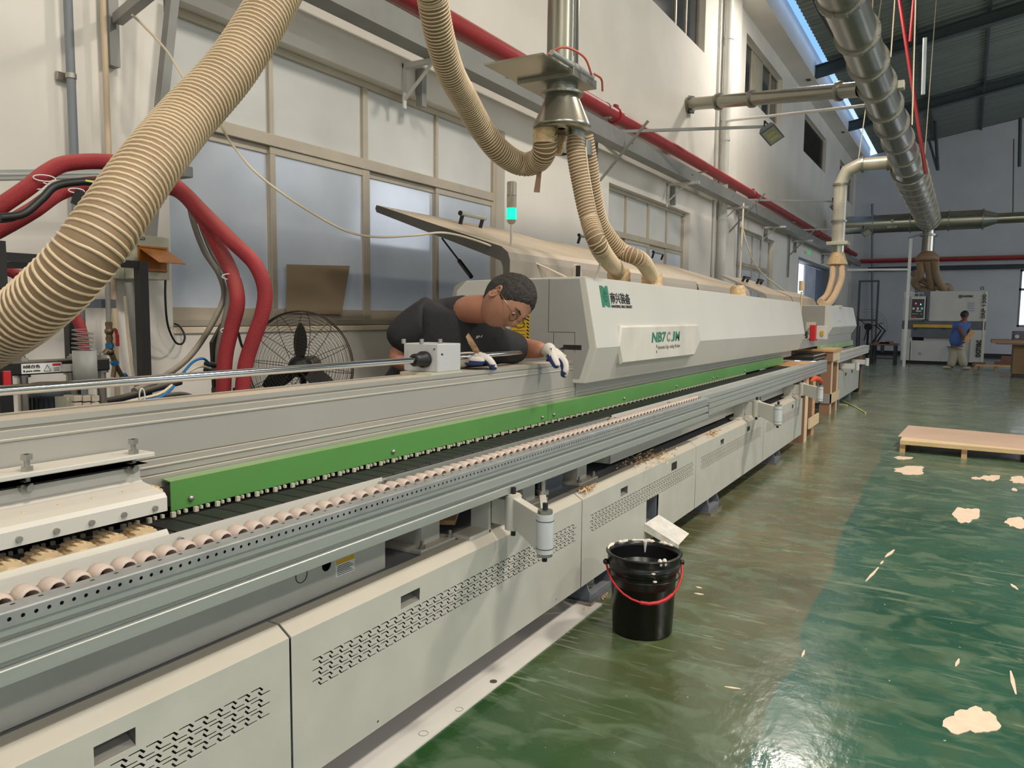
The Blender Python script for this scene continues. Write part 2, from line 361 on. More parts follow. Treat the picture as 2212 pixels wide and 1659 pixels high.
def window(name, H, ymull, ztr, sash, mp=m_pane, mp2=m_pane_up, fw_=.05, x=-4.17):
    y0, y1, z0, z1 = H
    f = MB(); d = .07
    for a, b in (((x, y0, z0), (x+d, y1, z0+fw_)), ((x, y0, z1-fw_), (x+d, y1, z1)), ((x, y0, z0+fw_), (x+d, y0+fw_, z1-fw_)), ((x, y1-fw_, z0+fw_), (x+d, y1, z1-fw_))): f.box(a, b)
    if ztr: f.box((x, y0+fw_, ztr-.04), (x+d+.01, y1-fw_, ztr+.04))
    w = obj(name, f, m_frame, kind='structure', bevel=.004)
    edges = [y0+fw_]+list(ymull)+[y1-fw_]
    for i, y in enumerate(ymull):
        wd = .035 if sash and i != (len(ymull)//2) else .055
        obj('mullion', MB().box((x+.005, y-wd/2, (ztr or z0)+.03), (x+d-.005, y+wd/2, z1-fw_)), m_frame, w, bevel=.003)
        if ztr and (i == len(ymull)//2): obj('mullion', MB().box((x+.005, y-.04, z0+fw_), (x+d, y+.04, ztr-.04)), m_frame, w, bevel=.003)
    for a, b in zip(edges, edges[1:]):
        obj('pane', MB().box((x+.03, a, (ztr+.03) if ztr else z0+fw_), (x+.038, b, z1-fw_)), mp2 if ztr else mp, w)
    if ztr:
        for i, (a, b) in enumerate(zip(edges, edges[1:])):
            a -= .02; b += .02; s = MB(); xx = x+.012+(.024 if i % 2 else 0); zb = z0+fw_; zt = ztr-.04
            for p, q in (((xx, a, zb), (xx+.03, b, zb+.07)), ((xx, a, zt-.05), (xx+.03, b, zt)), ((xx, a, zb+.07), (xx+.03, a+.045, zt-.05)), ((xx, b-.045, zb+.07), (xx+.03, b, zt-.05))): s.box(p, q)
            so = obj('sash', s, m_frame, w, bevel=.003)
            obj('pane', MB().box((xx+.011, a+.04, zb+.06), (xx+.017, b-.04, zt-.04)), mp, so)
    return w
window('window_1', H1, (3.72, 4.66, 5.6), 2.56, True)
window('window_2', H2, (9.98, 10.85, 11.65), 2.5, True)
window('window_3', H3, (16.3, 17.2, 18.0), 2.5, True)
m_up_l = mat('upper_pane_light', (120, 118, 108), .3, var=.1)
for nm, H, mu in (('window_4', U1, (10.7, 11.8, 12.3)), ('window_5', U2, (16.6, 17.5, 18.3)), ('window_7', U4, (30.0, 31.1))):
    window(nm, H, mu, None, False, mp=m_pane_dark)
for y0, y1, nz in ((16.65, 17.45, U2),):
    obj('pane', MB().box((-4.12, y0, 5.86), (-4.1, y1, 6.88)), mat('curtain', (170, 164, 146), .8), bpy.data.objects['window_5'])
lv = window('window_6', U3, (), None, False, mp=m_pane_dark)
for k in range(16):
    z = U3[2]+.06+k*.057; obj('slat', MB().poly([(-4.06, U3[0]+.06, z), (-4.06, U3[1]-.06, z), (-4.11, U3[1]-.06, z+.045), (-4.11, U3[0]+.06, z+.045)], .006, (1, 0, 1)), mat('louvre', (120, 114, 100), .6), lv)
# door opening in the left wall with its leaf and what stands outside
dr = obj('door_1', MB().box((-4.28, 21.9, 0), (-4.0, 21.98, 3.05)).box((-4.28, 27.32, 0), (-4.0, 27.4, 3.05)).box((-4.28, 21.98, 2.97), (-4.0, 27.32, 3.05)), m_bluegrey, kind='structure', bevel=.004)
obj('door_leaf', MB().box((-4.24, 24.1, .02), (-4.19, 25.9, 2.95)), mat('door_leaf_paint', (190, 198, 214), .5), dr, bevel=.006)
obj('door_leaf', MB().obox((-4.15, 22.0, 1.5), (-4.9, 22.3, 1.5), .04, 2.85), mat('door_leaf_blue', (110, 125, 150), .5), dr)
obj('door_leaf', MB().box((-4.24, 25.95, .02), (-4.19, 27.3, 2.95)), mat('door_leaf_blue', (110, 125, 150), .5), dr, bevel=.006)
# board leaning in the window
obj('cardboard_sheet', MB().poly([at(619, 675, x=-4.085), at(738, 680, x=-4.085), at(756, 574, x=-4.07), at(620, 571, x=-4.07)], .006, (1, 0, 0)), mat('cardboard', (158, 138, 112), .75, var=.06),
    label='brown cardboard sheet leaning inside the second pane of the big window', cat='board')
obj('trim_2', MB().box((-4.3, 2.85, 1.27), (-3.985, 6.6, 1.31)), mat('sill_plaster', (225, 210, 185), .7, dust=.8), kind='structure', bevel=.006)
# ================================================================= far wall
def wall_y(name, y0, y1, x0, x1, z0, z1, holes, m):
    xs = sorted({x0, x1}|{h[0] for h in holes}|{h[1] for h in holes}); zs = sorted({z0, z1}|{h[2] for h in holes}|{h[3] for h in holes}); mb = MB()
    for a, b in zip(xs, xs[1:]):
        for c, d in zip(zs, zs[1:]):
            if any(h[0] <= a and b <= h[1] and h[2] <= c and d <= h[3] for h in holes): continue
            mb.box((a, y0, c), (b, y1, d))
    return obj(name, mb, m, kind='structure')
m_wallfar = mat('far_wall_dimmed', (196, 198, 200), .85, var=.06, vs=.8, bump=.1, bs=6)  # same white wall, its dim bluish daylight put into the colour
FW = (1.56, 4.4, 1.15, 3.2)
def roofz(x): return 7.72+.17*(x+3.3)
wall_y('wall_far', 33, 33.3, -4.3, 12.2, 0, 6.6, [FW, (6.4, 9.0, 1.15, 3.2)], m_wallfar)
obj('trim_3', MB().prism([(-4.3, 6.6), (12.2, 6.6), (12.2, roofz(12.2)), (-3.3, roofz(-3.3)), (-4.3, 7.5)], 33, 33.3), m_wallfar, kind='structure')
fwf = MB()
for a, b in (((1.56, 33.05, 1.15), (1.63, 33.12, 3.2)), ((4.33, 33.05, 1.15), (4.4, 33.12, 3.2)), ((1.56, 33.05, 2.45), (4.4, 33.12, 2.53)), ((1.56, 33.05, 1.15), (4.4, 33.12, 1.22)), ((1.56, 33.05, 3.13), (4.4, 33.12, 3.2)), ((2.95, 33.05, 1.15), (3.02, 33.12, 3.2))): fwf.box(a, b)
obj('window_8', fwf, m_bluegrey, kind='structure')
obj('baseboard_far', MB().box((-4, 32.96, 0), (12, 33, .16)), mat('black_skirting', (30, 30, 34), .6), kind='structure')
# right wall and back wall: long windows opposite, seen only as reflections and from beside
RW = [(a, a+3.6, 1.0, 4.2) for a in (-2.5, 4, 10.5, 17, 23.5)]+[(a, a+3.6, 5.6, 7.0) for a in (-2.5, 4, 10.5, 17, 23.5)]+[(27.9, 31.5, 0, 3.6)]
wall_x('wall_right', 12.0, 12.3, -4, 33.3, 0, roofz(12), RW, m_wall)
wall_y('wall_back', -4.3, -4, -4.3, 12.3, 0, 9.6, [(-1, 3, 0.9, 3.4), (6, 10, 0.9, 3.4)], m_wall)
# ================================================================= roof: corrugated sheet on purlins and rafters
m_sheet = mat('roof_sheet', (124, 132, 126), .5, .4, var=.12, vs=1.5, stretch=(.3, 3, 1))
m_raft = mat('rafter_paint', (62, 74, 76), .55, var=.1)
rf = MB(); prof = []; y = -4.0
while y < 33.2:
    prof += [(y, 0), (y+.09, 0), (y+.12, .035), (y+.2, .035), (y+.23, 0)]; y += .23
n = len(prof); vs = [(-3.3, p[0], roofz(-3.3)+p[1]) for p in prof]+[(12.3, p[0], roofz(12.3)+p[1]) for p in prof]
rf.add(vs, [(i, i+1, n+i+1, n+i) for i in range(n-1)])
obj('ceiling', rf, m_sheet, kind='structure')
for i, y in enumerate((-3.0, 2.0, 8.2, 14.4, 20.6, 26.8)):
    r = MB()
    for dz0, dz1, w in ((-.36, -.34, .1), (-.34, -.1, .012), (-.1, -.08, .1)):
        r.add([(x, y+s*w, roofz(x)+dz) for x in (-3.75, 12.2) for s in (-1, 1) for dz in (dz0, dz1)], [(0, 1, 3, 2), (4, 6, 7, 5), (0, 4, 5, 1), (2, 3, 7, 6), (0, 2, 6, 4), (1, 5, 7, 3)])
    obj('trim_%d' % (10+i), r, m_raft, kind='structure')
for i, x in enumerate((-2.7, -1.35, 0.08, 1.5, 3, 4.5, 6, 7.5, 9, 10.5)):
    z = roofz(x)-.08
    obj('trim_%d' % (20+i), MB().box((x-.03, -4, z-.0), (x+.03, 33, z+.07)), m_raft, kind='structure')
for i, (x, y) in enumerate(((-1.35, 20.6), (.08, 26.8), (1.5, 20.6), (-1.35, 14.4))):
    for s in (-1, 1):
        obj('trim_%d' % (40+2*i+(s > 0)), MB().obox((x, y, roofz(x)-.34), (x, y+s*.7, roofz(x)-.06), .04, .04), m_raft, kind='structure')
# ================================================================= edge banding machine in front
M1 = thing('edge_banding_machine', (-2.2, 4.0, 0), 'long white and green edge banding machine running the length of the aisle, nearest the camera', 'machine')
def Zk(x, k): return 1.4+k*x            # height at distance x (x < 0) of a lengthwise edge whose drop per metre is k
XP = -1.5
def glyphs(y0, y1, ztop, rows=3):
    out = []; t = .0031
    def L(p, q, r):                      # bent slot: two strokes with a common corner, the slanting one wider
        def off(a, b):
            dy, dz = b[0]-a[0], b[1]-a[1]; l = math.hypot(dy, dz); w = t*(1.75 if abs(dz) > .002 else 1); return (-dz/l*w/2, dy/l*w/2)
        n1, n2 = off(p, q), off(q, r)
        return [(p[0]+n1[0], p[1]+n1[1]), (q[0]+(n1[0]+n2[0])*.6, q[1]+(n1[1]+n2[1])*.6), (r[0]+n2[0], r[1]+n2[1]), (r[0]-n2[0], r[1]-n2[1]), (q[0]-(n1[0]+n2[0])*.6, q[1]-(n1[1]+n2[1])*.6), (p[0]-n1[0], p[1]-n1[1])]
    n = int((y1-y0)/.041)
    for c in range(n):
        for k in range(rows):
            y = y0+c*.041-.0015*k; z = ztop-k*.0303
            if y+.062 > y1+.01: continue
            out.append(L((y, z), (y+.028, z), (y+.038, z-.0105)))
            out.append(L((y+.023, z-.0095), (y+.033, z-.021), (y+.061, z-.021)))
    return out
def side_panel(y0, y1, pat, handle, opening=None, endcap=False):
    g = .004; outer = [(y0+g, .12), (y1-g, .12), (y1-g, .54), (y0+g, .54)]
    holes = glyphs(pat[0], pat[1], .446)
    hy0, hy1 = handle; hr = [(hy0, .462), (hy1, .462), (hy1, .504), (hy0, .504)]; holes.append(hr)
    if opening:
        o0, o1, oz0, oz1 = opening
        outer = [(y0+g, .12), (y1-g, .12), (y1-g, .54), (y0+g, .54)]; holes.append([(o0, oz0), (o1, oz0), (o1, oz1), (o0, oz1)])
    for yy in (y0+.35, y1-.25): holes.append([(yy+.005*math.cos(a*PI/3), .142+.005*math.sin(a*PI/3)) for a in range(6)])
    p = holed('side_panel', outer, holes, .002, m_white2, M1, lambda a, b, c: (XP-.001+c, a, b))
    top = MB().prism([(XP, .54), (XP-.043, .568), (XP-.085, .568), (XP-.085, .562), (XP-.046, .562), (XP-.006, .535)], y0+g, y1-g)
    obj('panel_top', top, m_white2, p, bevel=.002)
    obj('handle_recess', MB().poly([(XP-.003, hy0, .462), (XP-.003, hy1, .462), (XP-.035, hy1, .48), (XP-.035, hy0, .48)], .002, (0, 0, 1)).box((XP-.037, hy0-.004, .478), (XP-.035, hy1+.004, .508)).box((XP-.036, hy0-.005, .46), (XP-.002, hy0-.002, .506)).box((XP-.036, hy1+.002, .46), (XP-.002, hy1+.005, .506)), m_recess, p)
    obj('shade_backing', MB().box((XP-.016, pat[0]-.02, .37), (XP-.018, pat[1]+.04, .458)), m_black, p)  # added black sheet that paints the shade seen through the vent slots
    return p
P = [side_panel(-.42, 1.39, (-.3, 1.315), (.855, .948)), side_panel(1.39, 3.19, (1.47, 3.13), (1.853, 1.952)),
     side_panel(3.19, 4.95, (3.28, 4.92), (3.655, 3.752), (4.04, 4.24, .21, .362)), side_panel(4.95, 6.94, (5.06, 6.86), (5.54, 5.63)),
     side_panel(6.94, 8.80, (7.03, 8.66), (8.2, 8.29))]
hy = MB().box((XP-.035, 3.0, .462), (XP-.002, 3.0, .504))
obj('handle_recess', MB().box((XP-.03, 4.456, .462), (XP+.0015, 4.462, .508)).box((XP-.03, 4.545, .462), (XP+.0015, 4.551, .508)).box((XP, 4.462, .503), (XP+.0015, 4.545, .508)).box((XP, 4.462, .462), (XP+.0015, 4.545, .466)).box((XP+.0005, 4.46, .466), (XP+.001, 4.547, .503)), m_dark, P[2])
obj('handle_recess', MB().box((XP, 6.33, .466), (XP+.001, 6.42, .503)), m_dark, P[3])
obj('handle_recess', MB().box((XP, 2.72, .466), (XP+.001, 2.80, .503)), m_dark, P[1])
# end of the base and its dark inside
obj('base_end', MB().prism([(XP+.0, .12), (XP+.0, .54), (XP-.043, .568), (-2.4, .568), (-2.4, .12)], 8.795, 8.8), m_white2, M1)
obj('base_beam', MB().box((-1.62, -.4, .12), (-2.35, 8.78, .5)), m_slate, M1)
obj('bed', MB().box((-1.553, -.4, .5), (-2.4, 8.76, .556)), m_slate, M1, bevel=.004)
# feet
ftx = []
for i, y in enumerate((-.3, 3.42, 5.42, 7.6)):
    f = MB(); y0, y1 = y-.13, y+.13
    f.box((-1.5, y0, .02), (-1.85, y1, .045))
    for yy in (y0, y1-.012):
        f.prism([(-1.5, .045), (-1.5, .06), (-1.6, .3), (-1.85, .3), (-1.85, .045)], yy, yy+.012)
    f.box((-1.62, y0+.012, .045), (-1.64, y1-.012, .2))
    fo = obj('foot', f, m_slate, M1, bevel=.002)
    obj('bolt', MB().cyl((-1.56, y, .045), (-1.56, y, .06), .03, seg=6, smooth=False).cyl((-1.56, y, .06), (-1.56, y, .095), .022, seg=6, smooth=False).cyl((-1.56, y, .095), (-1.56, y, .13), .011, seg=10), m_bolt, fo)
    obj('foot_pad', MB().box((-1.48, y0-.02, 0), (-1.87, y1+.02, .02)), m_bolt, fo)
# columns on the bed
for y in (2.2, 2.93, 3.48):
    c = MB().box((-1.64, y-.055, .57), (-1.80, y+.055, .79)).box((-1.60, y-.11, .556), (-1.84, y+.11, .572))
    co = obj('column', c, m_white2, M1, bevel=.003)
    for s in (-.085, .085): obj('bolt', MB().cyl((-1.615, y+s, .572), (-1.615, y+s, .585), .011, seg=6, smooth=False).cyl((-1.615, y+s, .585), (-1.615, y+s, .6), .006), m_bolt, co)
obj('gusset', MB().box((-1.66, 3.06, .557), (-1.668, 3.3, .75)), m_slate, M1)
# inner covers behind the rail
ip = holed('inner_cover', [(-.4, .558), (1.915, .558), (1.915, .80), (-.4, .80)], [[(1.649+.020*math.cos(a*PI/10), .645+.020*math.sin(a*PI/10)) for a in range(20)]], .003, m_white2, M1, lambda a, b, c: (-1.62+c, a, b))
obj('hole_ring', MB().tube([(-1.6175, 1.546+.022*math.cos(a*PI/12), .643+.022*math.sin(a*PI/12)) for a in range(24)], .0012, 5, closed=True), m_dark, ip)
obj('hole_dark', MB().box((-1.66, 1.60, .60), (-1.65, 1.71, .70)), m_black, M1)
obj('warning_label', MB().box((-1.6185, 1.685, .594), (-1.6175, 1.77, .672)), m_paper, ip)
obj('label_patch', MB().box((-1.6175, 1.687, .632), (-1.617, 1.768, .652)), m_yellow, ip)
for k in range(6): obj('label_line', MB().box((-1.6175, 1.692, .598+k*.0055), (-1.617, 1.764-.008*(k % 3), .600+k*.0055)), m_ink, ip)
obj('torn_paper', MB().poly([(-1.6165, 1.69, .645), (-1.613, 1.785, .65), (-1.611, 1.79, .668), (-1.612, 1.775, .685), (-1.6165, 1.688, .686)], .001, (1, 0, 0)), m_tape, ip)
obj('cover_notch', MB().prism([(-1.62, .558), (-1.62, .72), (-1.66, .76), (-1.9, .76), (-1.9, .558)], 1.915, 1.92), m_white2, ip)
obj('inner_cover', MB().box((-1.62, 3.79, .60), (-1.623, 6.1, .84)).box((-1.62, 3.79, .60), (-1.80, 3.793, .84)), m_white, M1, bevel=.001)
obj('inner_cover', MB().box((-1.635, 6.0, .60), (-1.638, 8.72, .84)), m_white, M1)
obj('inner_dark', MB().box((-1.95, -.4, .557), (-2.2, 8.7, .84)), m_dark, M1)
obj('wood_offcut', MB().obox((-1.72, 2.38, .59), (-1.85, 2.62, .60), .1, .018), m_ply, M1)
# chip catcher shelf in the opening of the third panel
obj('tray_inside', MB().box((-1.51, 4.045, .20), (-1.60, 4.235, .21)).box((-1.6, 4.04, .21), (-1.61, 4.24, .36)).box((-1.51, 4.225, .21), (-1.6, 4.235, .36)), m_slate, P[2])
m_tray = mat('glue_stained_steel', (214, 210, 200), .5, var=.25, vs=26, dust=.8, dcol=(222, 218, 208))
tr = obj('scrap_chute', MB().poly([(-1.5, 4.02, .235), (-1.5, 4.25, .235), (-1.33, 4.30, .135), (-1.31, 4.05, .135)], .003, (.4, 0, 1)).poly([(-1.5, 4.02, .235), (-1.31, 4.05, .135), (-1.31, 4.05, .10), (-1.5, 4.02, .19)], .003, (0, -1, 0)), m_tray, M1)
# chain: pads with dark link behind
chain = obj('chain_bed', MB().box((-1.64, .3, .80), (-1.86, 9.0, .838)), m_dark, M1)
pad = obj('chain_pad', MB().box((-1.655, .402, .835), (-1.775, .468, .857)), m_pad, M1, bevel=.003, bseg=1)
for k in range(1, 122): dup(pad, (0, .07*k, 0))
lnk = obj('chain_link', MB().box((-1.782, .41, .856), (-1.79, .422, .870)).box((-1.782, .43, .861), (-1.79, .436, .870)).box((-1.782, .45, .861), (-1.79, .458, .870)), m_cream, M1)
for k in range(1, 100): dup(lnk, (0, .07*k, 0))
# pressure beam
XB = -1.84
zt, zg, zw, zl, zl2 = (Zk(XB, k) for k in (.134, .145, .159, .212, .236))
pr = [(XB, zt), (XB, zg+.005), (XB-.006, zg+.002), (XB-.006, zg-.002), (XB, zg-.004), (XB, zw+.004), (XB+.003, zw+.002), (XB+.003, zw-.002), (XB, zw-.004),
      (XB, zl+.003), (XB-.005, zl), (XB, zl-.003), (XB, zl-.018), (XB+.003, zl-.020), (XB+.003, zl-.023), (XB, zl-.025), (XB, zl2+.003), (XB-.005, zl2), (XB, zl2-.003), (XB, .93), (XB-.14, .93), (XB-.14, zt)]
obj('pressure_beam', MB().prism(pr, -.4, 3.79), m_beam, M1)
obj('pressure_beam', MB().prism([(XB+.004, 1.1), (XB+.004, Zk(XB, .232)), (XB+.0, Zk(XB, .235)), (XB+.004, Zk(XB, .238)), (XB+.004, .93), (XB-.14, .93), (XB-.14, 1.1)], 3.795, 9.85), m_beam, M1)
XG = -1.80; g0, g1 = Zk(XG, .2955), Zk(XG, .2505)
for a, b in ((1.26, 3.398), (3.402, 6.4), (6.404, 9.2)):
    gs = obj('green_guard', MB().prism([(XG, g0), (XG, g1), (XG-.035, g1+.004), (XG-.035, g1+.001), (XG-.003, g1-.003), (XG-.003, g0)], a, b), m_green, M1)
    for y in ((a+.06, (a+b)/2-.15, b-.06) if b < 4 else (a+.06, a+1.0, a+2.0, b-.06)):
        obj('bolt', MB().ball((XG+.003, y, (g0+g1)/2-.016), (.008, .009, .009), 10, 6), m_bolt, gs)
# bracket box on the beam at the near end, toothed feed wheels under it
XC = -1.66; ye = at(350, 967, x=-1.78).y
prc = [(-1.745, Zk(-1.745, .205)), (-1.835, Zk(-1.745, .205)), (-1.835, Zk(-1.745, .205)-.012), (-1.745, Zk(-1.745, .205)-.012)]
cb = obj('bracket_cover', MB().prism([(-1.73, 1.025), (-1.80, 1.025), (-1.80, 1.013), (-1.765, 1.013), (-1.765, .985), (-1.755, .975), (-1.70, .966), (-1.668, .958), (-1.66, .948), (-1.66, .914), (-1.664, .914), (-1.664, .945), (-1.672, .953), (-1.71, .961), (-1.775, .972), (-1.78, .98), (-1.78, 1.0), (-1.79, 1.004), (-1.79, .9), (-1.83, .9), (-1.83, 1.02), (-1.83, 1.04), (-1.83, 1.045)][:18]+[(-1.83, 1.0), (-1.83, 1.025)], -.4, 1.152), m_white, M1)
obj('adjusting_bar', MB().box((-1.74, -.4, 1.036), (-1.83, 1.178, 1.048)), m_white, M1, bevel=.002)
for u, v in ((58, 998), (288, 965)):
    p = at(u, v, x=-1.76); y = p.y
    bo = obj('bolt', MB().cyl((-1.76, y, 1.02), (-1.76, y, 1.085), .006).cyl((-1.76, y, 1.048), (-1.76, y, 1.058), .013, seg=6, smooth=False).cyl((-1.76, y, 1.073), (-1.76, y, 1.085), .013, seg=6, smooth=False), m_bolt, M1)
for u, v in ((56, 1052), (283, 1012)):
    p = at(u, v, x=-1.758); obj('bolt', MB().cyl((-1.77, p.y, p.z), (-1.752, p.y, p.z), .014).cyl((-1.752, p.y, p.z), (-1.738, p.y, p.z), .008), m_bolt, M1)
for u, v in ((41, 1165), (122, 1147), (198, 1129), (268, 1112), (335, 1098)):
    p = at(u, v, x=-1.658); obj('bolt', MB().cyl((-1.662, p.y, p.z), (-1.654, p.y, p.z), .0065, seg=12), m_bolt, M1)
def gear(y, z, r, x0, x1):
    mb = MB(); n = 15
    for half, sh in ((0, 0), (1, .5)):
        a0, a1 = (x0, (x0+x1)/2) if half == 0 else ((x0+x1)/2, x1); vs = []
        for i in range(n*2):
            for q in (0, .97):
                t = 2*PI*(i+q+sh)/(n*2); rr = r if i % 2 == 0 else r-.0042; vs.append((rr*math.cos(t), rr*math.sin(t)))
        k = len(vs); P3 = [(a0, y+v[0], z+v[1]) for v in vs]+[(a1, y+v[0], z+v[1]) for v in vs]
        mb.add(P3, [(i, (i+1) % k, k+(i+1) % k, k+i) for i in range(k)]); mb.add(P3, [tuple(range(k)), tuple(range(k, 2*k))[::-1]])
    mb.cyl((x1, y, z), (x1+.004, y, z), r*.55); return mb
w0 = obj('feed_wheel', gear(0, 0, .036, -1.715, -1.662), m_wheel, M1, at0=None)
w0.location = Vector((0, 0, 0))
for i, (u, v) in enumerate(((30, 1215), (107, 1195), (182, 1180), (253, 1163), (320, 1146))):
    y = (.478+.0452*i)*1.66; (w0 if i == 0 else None)
    o = w0 if i == 0 else dup(w0, (0, 0, 0)); o.location = Vector((0, y, .852))
for i in range(6):
    o = dup(w0, (0, 0, 0)); o.location = Vector((-.052, (.458+.0452*i)*1.68, .934))
# white guards behind the rollers
obj('white_guard', MB().prism([(-1.585, .79), (-1.585, 1.4-.3295*1.585), (-1.588, 1.4-.3295*1.585), (-1.588, .79)], .55, 1.866).box((-1.585, .55, .845), (-1.57, 1.866, .848)), m_white, M1)
obj('plain_guard', MB().prism([(-1.60, .80), (-1.60, .868), (-1.604, .868), (-1.604, .80)], 1.866, 3.72), m_alu, M1)
obj('white_guard', MB().prism([(-1.585, .79), (-1.585, .878), (-1.588, .878), (-1.588, .79)], 3.72, 9.0), m_white, M1)
obj('wheel_guard', MB().prism([(-1.61, .80), (-1.61, .857), (-1.625, .88), (-1.629, .88), (-1.615, .855), (-1.615, .80)], -.4, 1.125), m_white2, M1)
obj('dusty_ledge', MB().box((-1.604, .9, .80), (-1.66, 9.0, .845)), mat('dusty_ledge', (176, 158, 134), .8, var=.15, vs=9), M1)
for y, x, z in ((1.125, -1.58, .862), (1.85, -1.583, .862), (1.90, -1.6, .86), (2.62, -1.6, .855), (3.70, -1.6, .86), (3.735, -1.583, .86), (4.6, -1.583, .862), (5.5, -1.583, .862), (6.6, -1.583, .862)):
    obj('bolt', MB().cyl((x, y, z), (x+.012, y, z), .006, seg=10), m_bolt, M1)
# rollers and the front support rail
XR = -1.45
rl = obj('roller', MB().lathe([(.0165, .042), (.0185, .042), (.0225, .036), (.0235, .02), (.0225, .004), (.018, 0), (.0, 0)], (-1.547, .553, .852), (1, 0, 0), 14).lathe([(.0165, .0421), (.016, .041), (.012, .01)], (-1.547, .553, .852), (1, 0, 0), 14), m_roller, M1)
for k in range(1, 90): dup(rl, (0, .0497*k, 0))
rail = [(XR, .833), (XR, .818), (XR-.010, .815), (XR-.012, .807), (XR-.001, .804), (XR, .801), (XR, .772), (XR-.004, .768), (XR-.014, .766), (XR-.014, .758), (XR, .757), (XR+.002, .755), (XR+.002, .728), (XR-.07, .728), (XR-.07, .833)]
obj('support_rail', MB().prism(rail, -.4, 5.03), m_alu, M1)
def galv():
    out = [[(y+.0042*math.cos(a*PI/4), .848+.0042*math.sin(a*PI/4)) for a in range(8)] for y in [.08+.0232*k for k in range(212)]]
    return holed('perforated_strip', [(-.4, .834), (5.03, .834), (5.03, .861), (-.4, .861)], out, .0015, m_galv, M1, lambda a, b, c: (XR+.003+c, a, b))
galv()
obj('strip_back', MB().box((XR-.004, -.4, .835), (XR-.006, 5.02, .858)), m_dark, M1)
obj('strip_flange', MB().prism([(XR+.004, .860), (XR+.0025, .863), (XR-.0, .864), (XR-.040, .864), (XR-.040, .862), (XR-.0, .862), (XR+.002, .860)], -.4, 5.03, smooth=False), m_galv, M1)
for k in range(0): pass
sl = obj('flange_slot', MB().box((XR-.022, .60, .8641), (XR-.027, .608, .8645)), m_dark, M1)
for k in range(1, 88): dup(sl, (0, .0497*k, 0))
obj('strip_flange', MB().prism([(-1.556, .85), (-1.556, .853), (-1.57, .853), (-1.57, .79), (-1.568, .79), (-1.568, .85)], .5, 5.03), m_galv, M1)
X2 = -1.49; r2 = [(X2, Zk(X2, .357)), (X2, .842), (X2-.008, .838), (X2, .834), (X2, .812), (X2-.008, .808), (X2-.008, .803), (X2, .80), (X2, .774), (X2-.009, .771), (X2-.009, .766), (X2, .763), (X2, Zk(X2, .452)), (X2-.08, Zk(X2, .452)), (X2-.08, Zk(X2, .357))]
obj('support_rail', MB().prism(r2, 5.0, 10.36), m_alu, M1)
obj('rail_end_cap', MB().prism([(XR+.003, .864), (XR+.003, .727), (XR-.07, .727), (XR-.07, .864)], 5.03, 5.034), m_bluegrey, M1)
# swinging support arms
def arm(dy, s=1.):
    T = lambda x, y, z: (x, y+dy, z)
    br = MB().box(T(-1.62, 2.30, .565), T(-1.535, 2.45, .58)).box(T(-1.535, 2.43, .565), T(-1.62, 2.445, .76)).box(T(-1.535, 2.445, .60), T(-1.46, 2.475, .70))
    a = obj('support_arm', br, m_white, M1, bevel=.003)
    k0 = at(1109, 1095, x=-1.44); p1, p2, p3 = Vector(T(-1.44, k0.y, 0)), Vector(T(-1.25, 2.352, 0)), Vector(T(-1.47, 2.74, 0))
    z = Vector((0, 0, 1))
    obj('knuckle', MB().cyl(p1+z*.59, p1+z*.72, .032), m_white, a, bevel=.002)
    obj('knuckle_cap', MB().cyl(p1+z*.72, p1+z*.726, .027), m_cream, a)
    for q, zz in ((p1, .726), (p1, .565), (p2, .712), (p2, .525)): obj('socket_screw', MB().cyl(q+z*zz, q+z*(zz+.025), .0095, seg=12), m_black, a)
    d = (p2-p1).normalized(); pa, pb = p1+d*.025, p2-d*.02; n = d.cross(z)*.018
    lv = MB().add([pa-n+z*.605, pb-n+z*.555, pb-n+z*.695, pa-n+z*.715, pa+n+z*.605, pb+n+z*.555, pb+n+z*.695, pa+n+z*.715], [(0, 1, 2, 3), (7, 6, 5, 4), (0, 4, 5, 1), (1, 5, 6, 2), (2, 6, 7, 3), (3, 7, 4, 0)])
    obj('link', lv, m_white, a, bevel=.003)
    obj('elbow_barrel', MB().cyl(p2+z*.557, p2+z*.698, .031, seg=24), mat('barrel_paint', (196, 200, 202), .4), a, bevel=.002)
    for zz in (.575, .675): obj('barrel_ring', MB().tube([p2+Vector((.0315*math.cos(t*PI/10), .0315*math.sin(t*PI/10), zz)) for t in range(20)], .0012, 5, closed=True), m_ink, a)
    obj('washer', MB().cyl(p2+z*.698, p2+z*.712, .027).cyl(p2+z*.545, p2+z*.557, .028), m_bolt, a)
    d = (p3-p2).normalized(); pa, pb = p2+d*.02, p3-d*.01; n = d.cross(z)*.014
    obj('link', MB().add([pa-n+z*.59, pb-n+z*.64, pb-n+z*.664, pa-n+z*.70, pa+n+z*.59, pb+n+z*.64, pb+n+z*.664, pa+n+z*.70], [(0, 1, 2, 3), (7, 6, 5, 4), (0, 4, 5, 1), (1, 5, 6, 2), (2, 6, 7, 3), (3, 7, 4, 0)]), m_white, a, bevel=.002)
    obj('post', MB().cyl(p3+z*.664, p3+z*.680, .026).cyl(p3+z*.68, p3+z*.728, .012), m_bolt, a)
arm(0); arm(3.92); arm(5.95)
